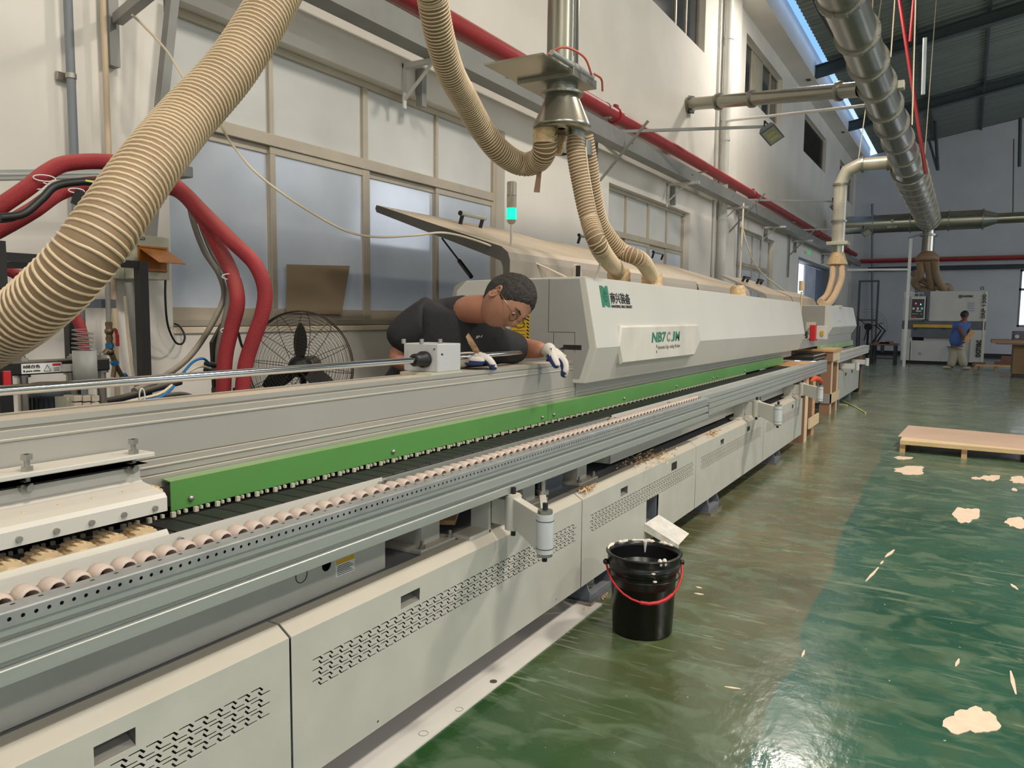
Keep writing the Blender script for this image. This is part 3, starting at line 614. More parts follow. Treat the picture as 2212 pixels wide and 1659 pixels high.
# block on the beam with chrome rods
blk = obj('clamp_block', MB().box((XB-.004, 2.52, 1.163), (-2.02, 2.685, 1.279)), mat('block_paint', (186, 188, 188), .4, var=.03), M1, bevel=.004)
obj('block_base', MB().box((XB, 2.47, 1.153), (-2.0, 2.687, 1.163)), m_cream, M1)
for u in (872, 911, 951):
    p = at(u, 740, z=1.283); obj('bolt', MB().cyl((p.x, p.y, 1.279), (p.x, p.y, 1.298), .009, seg=12), m_bolt, M1)
rx, rz = -1.905, 1.203+.012
obj('rod', MB().cyl((rx, -.4, rz), (rx, 2.50, rz), .0125, seg=18), m_chrome, M1)
obj('rod', MB().cyl((rx, 2.7, rz+.0), (rx, 3.95, rz), .0125, seg=18), m_chrome, M1)
obj('rod_collar', MB().lathe([(.014, 0), (.024, 0), (.026, .004), (.026, .05), (.034, .055), (.034, .075)], (rx, 2.44, rz), (0, 1, 0)), m_black, M1)
obj('rod_collar', MB().lathe([(.0, 0), (.026, 0), (.026, .05), (.014, .05)], (rx, 2.685, rz), (0, 1, 0)), m_black, M1)
obj('bolt', MB().cyl((XB+.02, 2.515, 1.238), (XB+.02, 2.519, 1.238), .004).cyl((XB+.02-.04, 2.515, 1.258), (XB-.02, 2.519, 1.258), .003), m_black, M1)
# hood over the working units
YH0, YH1 = 3.765, 9.93
hp = [(-1.765, 1.03), (-1.70, 1.228), (-1.775, 1.612), (-2.55, 1.60), (-2.62, 1.54), (-2.62, 1.03)]
def hz(y, z): return z-(y-YH0)/(YH1-YH0)*.022
hood = obj('hood', MB().add([(x, YH0, z) for x, z in hp]+[(x, YH1, hz(YH1, z)) for x, z in hp], [(i, (i+1) % 6, 6+(i+1) % 6, 6+i) for i in range(6)]+[(5, 4, 3, 2, 1, 0), (6, 7, 8, 9, 10, 11)]), m_white, M1, bevel=.006)
obj('hood_end', MB().prism([(-1.80, 1.06), (-1.745, 1.232), (-1.81, 1.598), (-2.24, 1.600), (-2.24, 1.06)], YH0-.004, YH0), m_grey, M1)
obj('hood_end', MB().prism([(-2.245, 1.06), (-2.245, 1.60), (-2.60, 1.60), (-2.66, 1.57), (-2.68, 1.50), (-2.68, 1.06)], YH0+.04, YH0+.06), m_grey, M1, bevel=.003)
for a, b in (((-1.995, YH0-.005, 1.31), (-1.993, YH0-.004, 1.60)), ((-1.83, YH0-.005, 1.308), (-1.995, YH0-.004, 1.31)), ((-1.83, YH0-.005, 1.2), (-1.832, YH0-.004, 1.31)), ((-1.96, YH0-.005, 1.2), (-1.962, YH0-.004, 1.31))): obj('seam', MB().box(a, b), m_ink, M1)
obj('hood_slot', MB().box((-1.79, YH0-.006, 1.215), (-1.90, YH0-.004, 1.24)), m_black, M1)
ys = obj('warning_sticker', MB().box((-2.115, YH0-.006, 1.26), (-2.235, YH0-.0045, 1.598)), m_yellow, M1)
for k in range(14): obj('label_line', MB().box((-2.14, YH0-.0065, 1.29+k*.02), (-2.225, YH0-.006, 1.293+k*.02)), m_ink, ys)
for k in range(17):
    z = 1.265+k*.0197; obj('hazard_stripe', MB().poly([(-2.117, YH0-.0062, z), (-2.133, YH0-.0062, z+.008), (-2.133, YH0-.0062, z+.018), (-2.117, YH0-.0062, z+.010)], .0005, (0, -1, 0)), m_ink, ys)
# raised name plate with the lettering of the photograph
xpl = -1.697
q = [(2.40, 1.30), (2.401+.02, 1.361), (3.269, 1.361), (3.316, 1.302), (3.229, 1.24), (2.43, 1.243)]
q = [(-xpl*a, 1.4+(b-1.4)*-xpl) for a, b in q]
npl = obj('name_plate', MB().add([(xpl, a, b) for a, b in q]+[(xpl-.014, a+(.012 if i in (2, 3, 4) else -.008), b+(.012 if i in (1, 2) else (-.012 if i > 3 else 0))) for i, (a, b) in enumerate(q)]+[(xpl-.09, a, b) for a, b in q], [tuple(range(6))]+[(i, 6+i, 6+(i+1) % 6, (i+1) % 6) for i in range(6)]+[(6+i, 12+i, 12+(i+1) % 6, 6+(i+1) % 6) for i in range(6)]), mat('plate_paint', (204, 200, 190), .4), M1)
m_txtg = mat('green_print', (48, 118, 92), .5, var=.02); m_txtk = mat('black_print', (40, 38, 36), .5, var=.02); m_txtl = mat('grey_print', (132, 128, 118), .6, var=.02)
Y, Z = Vector((0, 1, 0)), Vector((0, 0, 1))
def onf(a, b): return (xpl+.001, -a*xpl, 1.4+(b-1.4)*-xpl)
text('lettering', 'NB7', .1, m_txtg, M1, onf(2.702, 1.302), Y, Z+Y*.12, width=.262, squeeze=.067, bold=.004)
text('lettering', 'C', .1, m_txtl, M1, onf(2.865, 1.302), Y, Z+Y*.12, width=.07, squeeze=.067, bold=.004)
text('lettering', 'J', .1, m_txtg, M1, onf(2.920, 1.302), Y, Z+Y*.12, width=.07, squeeze=.067, bold=.003)
text('lettering', 'M', .1, m_txtg, M1, onf(2.970, 1.302), Y, Z+Y*.12, width=.085, squeeze=.067, bold=.002)
text('lettering', 'Automatic Edge', .03, m_txtl, M1, onf(2.768, 1.272), Y, Z, width=.215, squeeze=.032)
text('lettering', 'anding Machine', .03, m_txtl, M1, onf(2.905, 1.272), Y, Z, width=.215, squeeze=.032)
for b in (1.283, 1.262): obj('lettering', MB().box(Vector(onf(2.755, b)), Vector(onf(2.760, b+.01))+Vector((.001, 0, 0))), m_txtk, M1)
# lettering on the sloping upper face
def onu(a, b):       # ratio coordinates -> point on the upper face
    x = -1.735
    for _ in range(4):
        z = 1.4+(b-1.4)*-x; x = -1.70-(z-1.228)/(1.612-1.228)*.075
    return Vector((x+.0015, -a*x, 1.4+(b-1.4)*-x))
UPV = (Vector((-1.775, 0, 1.612))-Vector((-1.70, 0, 1.228))).normalized()
text('lettering', '南兴装备', .1, m_txtk, M1, onu(2.318, 1.440), Y, UPV, width=.30, squeeze=.066, bold=.0018)
text('lettering', 'NANXING MACHINERY', .03, m_txtk, M1, onu(2.324, 1.427), Y, UPV, width=.315, squeeze=.0175, bold=.0002)
lo, w_, h_ = onu(2.25, 1.428), .112, .122
def lp(a, b): return lo+Y*a*w_+UPV*b*h_
obj('emblem', MB().poly([lp(0, 0), lp(.34, 0), lp(.3, .12), lp(.72, .0), lp(1, 0), lp(1, 1), lp(.66, 1), lp(.7, .88), lp(.3, 1), lp(0, 1)], .001, (1, 0, .2)), m_txtg, M1)
em = mat('emblem_line', (36, 92, 74), .5)
for a, b, c, d in ((.3, .55, .5, .78), (.5, .78, .74, .6), (.2, .48, .8, .48), (.3, .42, .55, .25), (.55, .25, .78, .4), (.5, .78, .5, .52)):
    obj('emblem_line', MB().obox(lp(a, b)+Vector((.001, 0, 0)), lp(c, d)+Vector((.001, 0, 0)), .005, .001, (1, 0, 0)), em, M1)
# lids at the back, the nearest one propped open
m_lid = mat('lid_paint', (158, 152, 142), .5, var=.06, vs=2, dust=.95, dcol=(206, 186, 158))
m_lidedge = mat('lid_edge_paint', (78, 76, 72), .5, var=.06)
lidp = [(-3.31, 2.075), (-3.30, 2.095), (-2.36, 1.80), (-2.315, 1.765), (-2.30, 1.72), (-2.30, 1.60), (-2.34, 1.60), (-2.345, 1.68), (-2.36, 1.715), (-2.41, 1.735), (-3.30, 2.05)]
lidb = [(-3.31, 2.075), (-3.30, 2.095), (-2.36, 1.80), (-2.315, 1.765), (-2.30, 1.72), (-2.30, 1.60), (-2.305, 1.60), (-2.31, 1.72), (-2.325, 1.755), (-2.365, 1.785), (-3.30, 2.08)]
def lid(y0, y1, drop=0.):
    P0 = [(x, z-drop) for x, z in lidp]; P1 = [(x, z-drop) for x, z in lidb]
    l = obj('lid', MB().prism(P1, y0, y1), m_lid, M1)
    obj('lid_end', MB().prism(P0, y0-.006, y0), m_lidedge, l); obj('lid_end', MB().prism(P0, y1, y1+.004), m_lidedge, l)
    return l
def lid_handle(u, v, l, du_, drop=0.):
    r = ray(u, v); t_ = (1.80-drop-.314*2.36-1.4+.314*0)/1.0     # meet the sloping lid: z = 1.80 - .314 (x + 2.36)
    t_ = (1.4-(1.80-drop-.314*2.36))/(-.314*r.x-r.z); p = CAM+r*t_
    r2 = ray(u+du_, v+du_*.24); t2 = (1.4-(1.80-drop-.314*2.36))/(-.314*r2.x-r2.z); q_ = CAM+r2*t2; L_ = q_.y-p.y
    n_ = Vector((.30, 0, .95)).normalized()
    for y in (p.y, p.y+L_): c = Vector((p.x, y, p.z)); obj('handle_foot', MB().cyl(c-n_*.01, c+n_*.07, .014), m_black, l)
    c = Vector((p.x, p.y, p.z))+n_*.075; Lb = Vector((0, L_+.03, 0)); obj('handle_bar', MB().cyl(c-Vector((0, .03, 0)), c+Lb, .017), m_alu, l); obj('bar_end', MB().cyl(c-Vector((0, .034, 0)), c-Vector((0, .028, 0)), .0175), m_black, l)
l1 = lid(3.85, 5.62); l2 = lid(5.66, 7.45, .02); l3 = lid(7.5, 9.6, .04)
lid_handle(994, 484, l1, 71); lid_handle(1249, 524, l1, 40); lid_handle(1409, 556, l2, 33, .02)
strut_a, strut_b = at(955, 515, y=4.2), at(1018, 598, y=4.0)
obj('gas_strut', MB().cyl(strut_a, strut_a.lerp(strut_b, .62), .006).cyl(strut_a.lerp(strut_b, .6), strut_b, .014), m_black, M1)
m_foil = m_tape
def collar(u, v, y, r=.075):
    c = at(u, v+6, x=-1.99); q = random.Random(int(u)); mb = MB(); pr_ = []
    base = Vector((c.x, c.y, 1.60)); vs = []; seg = 22
    for i, (rr, h) in enumerate(((r*1.12, 0), (r*1.1, .02), (r*1.0, .05), (r*1.02, .08), (r*.9, .11))):
        for k in range(seg):
            a = 2*PI*k/seg; g = rr*(1+.09*(q.random()-.5)); vs.append(base+Vector((math.cos(a)*g, math.sin(a)*g, h+.02*(q.random()-.5)*(i > 0))))
    mb.add(vs, [(i*seg+k, i*seg+(k+1) % seg, (i+1)*seg+(k+1) % seg, (i+1)*seg+k) for i in range(4) for k in range(seg)], True); mb.add(vs[-seg:], [tuple(range(seg))])
    obj('taped_collar', mb, m_foil, M1); return base
CA = collar(1336, 600, 4.25); CB = collar(1408, 606, 4.75); CC = collar(1594, 622, 6.9)
# signal tower
tx, ty = at(1104, 560, y=4.1).x, 4.1
tw = lambda a: at(1103, a, y=4.1).z
st = obj('signal_tower', MB().cyl((tx, ty, 1.66), (tx, ty, tw(480)), .008).cyl((tx-.0, ty-.03, tw(570)), (tx, ty+.03, tw(570)), .022).cyl((tx, ty, 1.6), (tx, ty, 1.66), .02), m_farwhite, M1)
obj('lamp_body', MB().lathe([(.0, 0), (.016, 0), (.03, .02), (.031, .025)], (tx, ty, tw(484))).lathe([(.03, 0), (.03, tw(395)-tw(450)), (.026, tw(395)-tw(450)+.006), (0, tw(395)-tw(450)+.006)], (tx, ty, tw(450))), mat('smoked_lens', (176, 166, 152), .25), st)
obj('ring', MB().cyl((tx, ty, tw(425)), (tx, ty, tw(422)), .0305), m_flange, st)
obj('green_lamp', MB().cyl((tx, ty, tw(474)), (tx, ty, tw(450)), .031), mat('lit_green_lens', (20, 200, 140), .3, emit=(0, 255, 170), es=1.6), st)
# floor board that closes the trench under the machine
obj('floor_board', MB().box((-2.3, -1, 0.0), (-1.45, 3.33, .006)), mat('laminate_board', (216, 214, 208), .35, var=.04, vs=4, dust=.3), label='white laminate board lying on the floor under the near machine base', cat='board')
for u, v, r, c in ((1066, 1472, .014, 1), (992, 1532, .014, 0), (915, 1584, .016, 0)):
    p = at(u, v, z=.007)
    (obj('screw_hole', MB().cyl(p, p+Vector((0, 0, .001)), r), m_bolt, bpy.data.objects['floor_board']) if c else obj('pencil_ring', MB().tube([p+Vector((r*math.cos(t*PI/10), r*math.sin(t*PI/10), 0)) for t in range(20)], .0006, 4, closed=True), m_cable_g, bpy.data.objects['floor_board']))

def shavings(u, v, z, n, sp, label):
    q = random.Random(int(u)); c = at(u, v, z=z); mb = MB()
    for k in range(n):
        p = c+Vector((q.gauss(0, sp*.3), q.gauss(0, sp), abs(q.gauss(0, .006)))); a = q.random()*6.28; l = .006+.012*q.random(); d = Vector((math.cos(a), math.sin(a), q.random()*.5))*l; w = Vector((-math.sin(a), math.cos(a), .2))*.003
        mb.add([p-d-w, p+d-w, p+d*.6+w+Vector((0, 0, .004)), p-d+w], [(0, 1, 2, 3)])
    obj('wood_shavings', mb, mat('shavings', (214, 180, 138), .8, var=.2, vs=40), label=label, cat='shavings', kind='stuff')
shavings(1270, 1056, .57, 70, .035, 'little heap of wood shavings at the joint above the bucket')
shavings(1400, 990, .57, 160, .16, 'wood shavings strewn along the bed edge past the bucket')
shavings(1540, 936, .57, 60, .05, 'wood shavings in the gap near the second support arm')
shavings(882, 1176, .56, 40, .02, 'small heap of wood shavings beside the first white column')
shavings(1290, 1290, .004, 120, .06, 'sawdust and shavings on the floor at the machine foot')
# ================================================================= services along the wall
XW = -4.0
# steel channel on brackets
xt0, xt1 = -3.78, -3.62
tz0, tz1 = 3.40, 3.58
TR = thing('cable_channel', (-3.7, 10, 3.4), 'long grey steel channel carried on brackets along the white wall under the red pipe', 'channel')
obj('channel_web', MB().prism([(xt1, tz0), (xt1, tz1), (xt1-.003, tz1), (xt1-.003, tz0+.004), (xt0+.003, tz0+.004), (xt0+.003, tz1), (xt0, tz1), (xt0, tz0)], 2.2, 32.5), m_steel, TR)
obj('channel_cover', MB().box((xt0, 2.2, tz1), (xt1, 32.5, tz1+.004)), m_steel, TR)
for i, y in enumerate([6.05+.045*k for k in range(5)]): obj('rivet', MB().cyl((xt1, y, 3.52), (xt1+.012, y, 3.515), .008), m_bolt, TR)
for y in (5.95, 6.32, 8.9, 11.3, 13.6): obj('slot', MB().box((xt1, y, 3.49), (xt1+.001, y+.05, 3.51)), m_dark, TR)
def wall_bracket(y, label, off=0):
    b = thing('wall_bracket', (-4, y, 3.1), label, 'bracket', 'angle brackets under the steel channel')
    obj('upright', MB().box((-4, y-.02, 3.05), (-3.985, y+.02, 3.40)), m_farwhite, b, bevel=.002)
    obj('arm', MB().box((-4, y-.02, 3.36), (-3.5, y+.02, 3.40)), m_farwhite, b, bevel=.002)
    obj('brace', MB().obox((-3.99, y, 3.12), (-3.72, y, 3.36), .02, .02), m_farwhite, b)
    obj('spacer', MB().box((-3.99, y+.15, 3.1), (-3.93, y+.21, 3.40)), m_steel, b)
for y, lb in ((5.0, 'white angle bracket under the grey channel, above the big window'), (11.3, 'white angle bracket under the grey channel, above the second window'), (14.2, 'white angle bracket under the grey channel, beside the white downpipe'),
              (17.6, 'white angle bracket under the grey channel, above the third window'), (21.0, 'white angle bracket under the grey channel, before the side door'), (25.5, 'white angle bracket under the grey channel, farthest one past the side door')): wall_bracket(y, lb)
# red fire pipe
RP = thing('red_pipe', (-3.85, 10, 3.8), 'dusty red fire pipe running along the white wall above the grey channel', 'pipe')
obj('pipe_run', MB().tube([(-3.85, 2, 3.83), (-3.85, 12, 3.86), (-3.85, 32.6, 3.86)], .082, 18), m_redpipe, RP)
for y in (8.95, 16.0, 24.0, 30.0):
    obj('coupling', MB().cyl((-3.85, y-.05, 3.85), (-3.85, y+.05, 3.85), .1).box((-3.87, y-.04, 3.94), (-3.83, y+.04, 3.985)), m_redpipe, RP)
for y in (4.6, 8.6, 12.5, 15.8, 20, 25):
    obj('pipe_hanger', MB().tube([(-3.85+.09*math.cos(a), y, 3.845+.09*math.sin(a)) for a in [PI*k/8 for k in range(9)]], .006, 6).box((-3.76, y-.02, 3.74), (-3.99, y+.02, 3.755)), m_steel, RP)
obj('red_pipe', MB().tube([(-3.7, 32.75, 3.62), (12, 32.75, 3.62)], .085, 14), m_redpipe, label='red fire pipe crossing the far wall above the sanding machine', cat='pipe')
obj('cable_channel', MB().box((-3.4, 32.75, 3.22), (12, 32.98, 3.38)), mat('dark_channel', (52, 56, 62), .6), label='dark channel crossing the far wall just below the red pipe', cat='channel')
for i, x in enumerate((1.2, 3.4)): pass
# downpipe and thin pipe beside
DP = thing('downpipe', (-3.92, 14.0, 0), 'white plastic downpipe with clips on the wall between second and third windows', 'pipe')
obj('pipe', MB().cyl((-3.90, 14.02, 0), (-3.90, 14.02, 7.3), .075, seg=20), m_farwhite, DP)
for z in (1.9, 3.15, 4.55, 6.3): obj('clip', MB().cyl((-3.9, 14.02, z), (-3.9, 14.02, z+.05), .085), m_farwhite, DP)
obj('conduit', MB().cyl((-3.97, 13.72, 0), (-3.97, 13.72, 7.2), .022, seg=10), m_farwhite, label='thin white conduit beside the white downpipe', cat='pipe')
obj('trim_4', MB().box((-4.0, 14.35, 0), (-3.93, 15.0, 7.3)), m_wall, kind='structure')
# arm lamps
def wall_lamp(y, hy, label, dark=False, q=1.):
    t = thing('wall_lamp', (-4, y, 2.4), label, 'lamp', 'floodlights on wall arms'); m = m_farwhite
    obj('arm_frame', MB().box((-3.98, y-.02, 2.42), (-3.94, y+.02, 3.62)).obox((-3.94, y, 2.98), (-3.3, y+.0, 3.66), .025, .025).obox((-3.98, y, 3.60), (-2.45, hy, 4.0 if q == 1 else 3.8), .035, .035), m_steel, t)
    z = 4.0 if q == 1 else 3.8
    obj('yoke', MB().tube([(-2.5, hy-.12, z-.02), (-2.5, hy-.12, z+.05), (-2.5, hy+.12, z+.05), (-2.5, hy+.12, z-.02)], .012, 8), m_black, t)
    c = Vector((-2.42, hy, z-.12)); d = Vector((.5, -.2, -.85)).normalized(); u = d.cross(Vector((0, 1, 0))).normalized(); w = d.cross(u)
    def P(a, b, e): return c+u*a+w*b+d*e
    hs = [P(a, b, 0) for a, b in ((-.11, -.24), (.11, -.24), (.11, .24), (-.11, .24))]; bs = [P(a, b, -.07) for a, b in ((-.08, -.2), (.08, -.2), (.08, .2), (-.08, .2))]
    obj('lamp_housing', MB().add(hs+bs, [(0, 1, 2, 3), (7, 6, 5, 4)]+[(i, 4+i, 4+(i+1) % 4, (i+1) % 4) for i in range(4)]), m_slate, t)
    obj('lamp_glass', MB().add([P(a, b, .004) for a, b in ((-.09, -.2), (.09, -.2), (.09, .2), (-.09, .2))], [(0, 1, 2, 3)]), mat('lamp_glass', (150, 152, 138), .2), t)
    for e in (-.12, .02): obj('led_chip', MB().add([P(a, b, .006) for a, b in ((-.06, e), (.06, e), (.06, e+.08), (-.06, e+.08))], [(0, 1, 2, 3)]), mat('led_chip', (170, 170, 112), .4), t)
wall_lamp(8.62, 11.0, 'floodlight on a long wall arm, the nearest of them, past the dust gate')
wall_lamp(14.6, 17.2, 'small floodlight on a wall arm beside the white downpipe', q=2)
wall_lamp(20.4, 22.6, 'farthest floodlight on a wall arm, just before the side door', q=2)
# left corner services
def pixtube(name, pts, r, m, label=None, cat=None, parent=None, seg=10, sm=8, group=None, **k):
    P = [at(p[0], p[1], **({'x': p[2]} if len(p) == 3 else {'d': p[3]})) for p in pts]
    return obj(name, MB().tube(smooth_path(P, sm) if len(P) > 2 else P, r, seg), m, parent, label=label, cat=cat, group=group)
cp = at(160, 330, x=-3.93)
CD = thing('conduit_pipe', (-3.93, cp.y, 0), 'grey-blue conduit running down the white wall at the near corner with a clip', 'pipe')
obj('pipe', MB().cyl((-3.93, cp.y, .2), (-3.93, cp.y, 5), .021, seg=14), m_bluegrey, CD)
cz = at(155, 165, x=-3.93).z; obj('clip', MB().box((-3.99, cp.y-.045, cz-.02), (-3.97, cp.y+.05, cz+.02)).cyl((-3.93, cp.y, cz-.012), (-3.93, cp.y, cz+.012), .026), m_bolt, CD)
p = at(229, 180, x=-3.93); obj('beige_pipe', MB().cyl((-3.93, p.y, .1), (-3.93, p.y, 5), .015, seg=12), mat('aged_plastic', (200, 180, 152), .6), label='thin beige plastic pipe on the wall right of the grey-blue conduit', cat='pipe')
AB = thing('angle_bracket', (-3.96, 2.5, 2.6), 'grey steel angle bracket with diagonal brace on the wall behind the big hose', 'bracket')
a0, a1 = at(250, -60, x=-3.95), at(250, 143, x=-3.95)
obj('upright', MB().box((-4, a1.y-.028, a1.z), (-3.95, a1.y+.028, 3.6)), m_steel, AB); b0, b1 = at(254, 42, x=-3.93), at(330, -22, x=-3.3)
obj('brace', MB().obox(b0, b1, .05, .05), m_steel, AB)
q0, q1 = at(379, -60, x=-3.8), at(322, 560, x=-3.9)
obj('slanted_pole', MB().obox(q0, at(347, 240, x=-3.85), .05, .05).obox(at(343, 300, x=-3.86), q1, .045, .045), m_steel, label='slanting grey square pole passing behind the big ribbed hose', cat='pole')
# switch box
y0, y1 = at(281, 560, x=-3.82).y, at(361, 560, x=-3.82).y; zt_, zb_ = at(320, 509, x=-3.8).z, at(320, 603, x=-3.8).z
SB = thing('switch_box', (-3.9, y0, zb_), 'cream wall switch box with an amber flap hinged open', 'box')
obj('body', MB().box((-4, y0-.04, zb_), (-3.87, y0+.0, zt_)).box((-3.99, y0+.002, zb_), (-3.80, y1, zt_)), m_cream, SB, bevel=.004)
obj('recess', MB().box((-3.80, y0+.035, zb_+.04), (-3.797, y1-.02, zt_-.06)), mat('amber_inside', (150, 96, 40), .5), SB)
m_amber = mat('amber_plastic', (205, 130, 50), .15, trans=.35, var=.05)
am = [Vector((-3.797, y0+.035, zt_-.065)), Vector((-3.797, y1-.02, zt_-.065)), Vector((-3.66, y1+.0, zb_+.085)), Vector((-3.66, y0+.06, zb_+.085))]
obj('flap', MB().poly(am, .003, (1, 0, 1)), m_amber, SB)
obj('flap_frame', MB().box((-3.798, y0+.03, zt_-.064), (-3.79, y1-.015, zt_-.055)).box((-3.798, y0+.03, zb_+.045), (-3.79, y1-.02, zb_+.055)).box((-3.798, y0+.03, zb_+.05), (-3.79, y0+.037, zt_-.06)), m_amber, SB)
obj('name_tag', MB().box((-3.80, y0+.012, zt_-.026), (-3.798, y0+.075, zt_-.012)), mat('tag_blue', (40, 50, 92), .5), SB)
text('tag_lettering', 'HONG PEIK', .01, m_paper, SB, (-3.7975, y0+.016, zt_-.022), Y, Z, width=.055, squeeze=.006)
pixtube('black_cable', [(358, 590, -3.84), (357, 640, -3.84), (362, 700, -3.86), (378, 738, -3.9), (394, 742, -3.92), (399, 725, -3.95), (388, 705, -3.97), (376, 699, -3.98)], .006, m_black, 'thin black cable looping from the switch box to the window sill', 'cable', seg=8)
# aluminium boom carrying the red hoses
e0, e1 = at(-40, 379, x=-3.62), at(385, 372, x=-3.45)
BM = thing('hose_boom', tuple(e0), 'aluminium profile boom carrying the red hoses behind the big ribbed hose', 'boom')
obj('profile', MB().obox(e0, e1, .05, .045).obox(e0+Vector((.026, 0, -.0)), e1+Vector((.026, 0, 0)), .004, .012), m_alu, BM, bevel=.003)
obj('end_cap', MB().box(e1+Vector((-.05, -.0, -.025)), e1+Vector((.05, .05, .03))), m_steel, BM, bevel=.004)
obj('cable_carrier', MB().obox(at(170, 395, x=-3.4), at(380, 400, x=-3.4), .05, .03), m_black, BM)
obj('yellow_tag', MB().box(at(184, 388, x=-3.0), at(204, 395, x=-3.0)+Vector((.004, 0, 0))), mat('tag_yellow', (200, 200, 90), .5), BM)
obj('black_connector', MB().obox(at(182, 415, x=-3.0), at(170, 445, x=-3.02), .035, .05), m_black, BM)
G = 'red sleeved hoses at the glue unit'
D3 = 3.35
def hose(name, pts, r, lb, m=m_red):
    P = [at(u, v, d=d) for u, v, d in pts]; return obj(name, MB().tube(smooth_path(P, 10), r, 20), m, label=lb, cat='hose', group=G)
hose('red_hose', [(-60, 485, 3.0), (0, 446, 3.05), (60, 405, 3.1), (105, 370, 3.15), (150, 352, 3.2), (240, 350, 3.3), (330, 368, 3.4), (390, 410, 3.45), (440, 460, 3.45), (500, 520, 3.4), (550, 570, 3.4), (572, 625, 3.4), (566, 680, 3.4), (545, 740, 3.4), (530, 790, 3.4), (523, 850, 3.4)], .033, 'upper red sleeved hose arching over the boom and dropping beside the fan')
hose('red_hose', [(-60, 525, 3.0), (0, 495, 3.05), (70, 455, 3.1), (130, 415, 3.2), (200, 398, 3.3), (300, 400, 3.45), (380, 410, 3.5), (430, 460, 3.5), (470, 530, 3.5), (500, 590, 3.45), (513, 650, 3.4), (500, 710, 3.4), (487, 770, 3.4), (482, 850, 3.4)], .033, 'lower red sleeved hose, clipped with white ties, left of its twin behind the beam')
hose('red_hose', [(-20, 570, 2.9), (30, 590, 2.95), (90, 625, 3.0), (130, 650, 3.05), (160, 680, 3.1), (176, 715, 3.1), (182, 760, 3.1), (184, 800, 3.1)], .021, 'short red sleeved hose going down into the grey cylinder with a spring')
for (u, v, d, r) in ((500, 598, 3.42, .042), (497, 714, 3.4, .042), (96, 385, 3.1, .04), (76, 400, 3.1, .05), (165, 412, 3.2, .03)):
    c = at(u, v, d=d); obj('cable_tie', MB().tube([c+Vector((.5*r*math.cos(t*PI/8)*.8, r*math.cos(t*PI/8)*.9, r*.9*math.sin(t*PI/8)*.35)) for t in range(16)], .0025, 6, closed=True), m_paper, label={500: 'white cable tie round the lower red hose at window height', 497: 'white cable tie round the lower red hose below the sill', 96: 'white cable tie near the left end of the upper red hose', 76: 'white cable tie round red hose and black cables', 165: 'white cable tie on the hose under the boom'}[u], cat='cable tie')
pixtube('grey_cable', [(408, 420, -3.3), (415, 470, -3.3), (440, 540, -3.3), (472, 590, -3.25), (484, 630, -3.25), (476, 665, -3.25), (440, 730, -3.2), (400, 780, -3.1), (340, 822, -3.0), (290, 845, -2.9)], .014, m_cable_g, 'thick grey cable swinging from the boom down behind the beam', 'cable')
pixtube('grey_cable', [(420, 430, -3.28), (432, 480, -3.28), (458, 545, -3.28), (492, 600, -3.2), (492, 650, -3.2), (482, 700, -3.2), (470, 760, -3.2), (472, 850, -3.2)], .012, m_cable_g, 'thin grey cable hanging against the lower red hose', 'cable')
pixtube('black_cable', [(0, 470, -3.1), (50, 462, -3.1), (90, 430, -3.1), (120, 402, -3.1), (170, 393, -3.1), (210, 394, -3.1)], .016, m_black, 'black cable under the upper red hose along the boom', 'cable')
pixtube('black_cable', [(-10, 478, -3.1), (30, 473, -3.1), (70, 450, -3.1), (100, 425, -3.1)], .008, m_black, 'thin black cable below the thick one at the boom', 'cable')
obj('sheath', MB().poly([at(458, 740, x=-3.22), at(480, 700, x=-3.22), at(494, 690, x=-3.22), at(490, 760, x=-3.22), at(478, 850, x=-3.22), at(464, 850, x=-3.22)], .02, (1, 0, 0)), m_rubber, label='black rubber sheath hanging beside the lower red hose', cat='sheath')
obj('black_cable', MB().tube(smooth_path([at(510, 700, x=-3.3), at(520, 740, x=-3.3), at(528, 765, x=-3.3), at(520, 800, x=-3.3)], 6), .007, 8), m_black, label='black cable seen between the two red hoses', cat='cable')
obj('hose_clamp', MB().box(at(457, 856, x=-3.18), at(499, 838, x=-3.1)).box(at(503, 852, x=-3.18), at(545, 838, x=-3.1)), m_black, label='black clamp holding both red hoses just above the beam', cat='clamp')
pixtube('cream_cable', [(285, 32, -3.6), (310, 55, -3.6), (360, 110, -3.5), (405, 180, -3.4), (470, 262, -3.2), (500, 310, -3.2), (550, 370, -3.1), (620, 425, -3.0), (700, 475, -2.9), (760, 503, -2.8), (820, 512, -2.7), (900, 508, -2.6), (960, 503, -2.5), (1030, 520, -2.45), (1100, 548, -2.4), (1160, 570, -2.3), (1230, 602, -2.2)], .0065, m_cable_w, 'long cream cable drooping from the wall across the windows to the machine lid', 'cable', seg=8)
# ----- glue unit behind the beam
GU = thing('glue_unit', (-2.8, 1.55, 0), 'black steel glue unit frame with motor and grey cylinder behind the beam', 'machine')
def GB(name, u0, v0, u1, v1, x, dx, m, par=GU, **k):
    a, b = at(u0, v0, x=x), at(u1, v1, x=x); return obj(name, MB().box(a, b+Vector((-dx, 0, 0))), m, par, **k)
fa, fb = at(-30, 552, x=-2.9), at(300, 572, x=-3.0)
obj('frame_bar', MB().obox(fa, fb, .03, .03), m_blacksteel, GU); obj('frame_bar', MB().obox(at(-30, 572, x=-3.1), at(240, 575, x=-3.1), .025, .025), m_blacksteel, GU)
p = at(304, 570, x=-3.0); obj('frame_post', MB().box((p.x-.02, p.y-.02, 0), (p.x+.02, p.y+.02, p.z+.01)), m_blacksteel, GU)
p = at(149, 600, x=-3.3); obj('frame_post', MB().box((p.x-.02, p.y-.02, 0), (p.x+.02, p.y+.02, p.z)), m_blacksteel, GU)
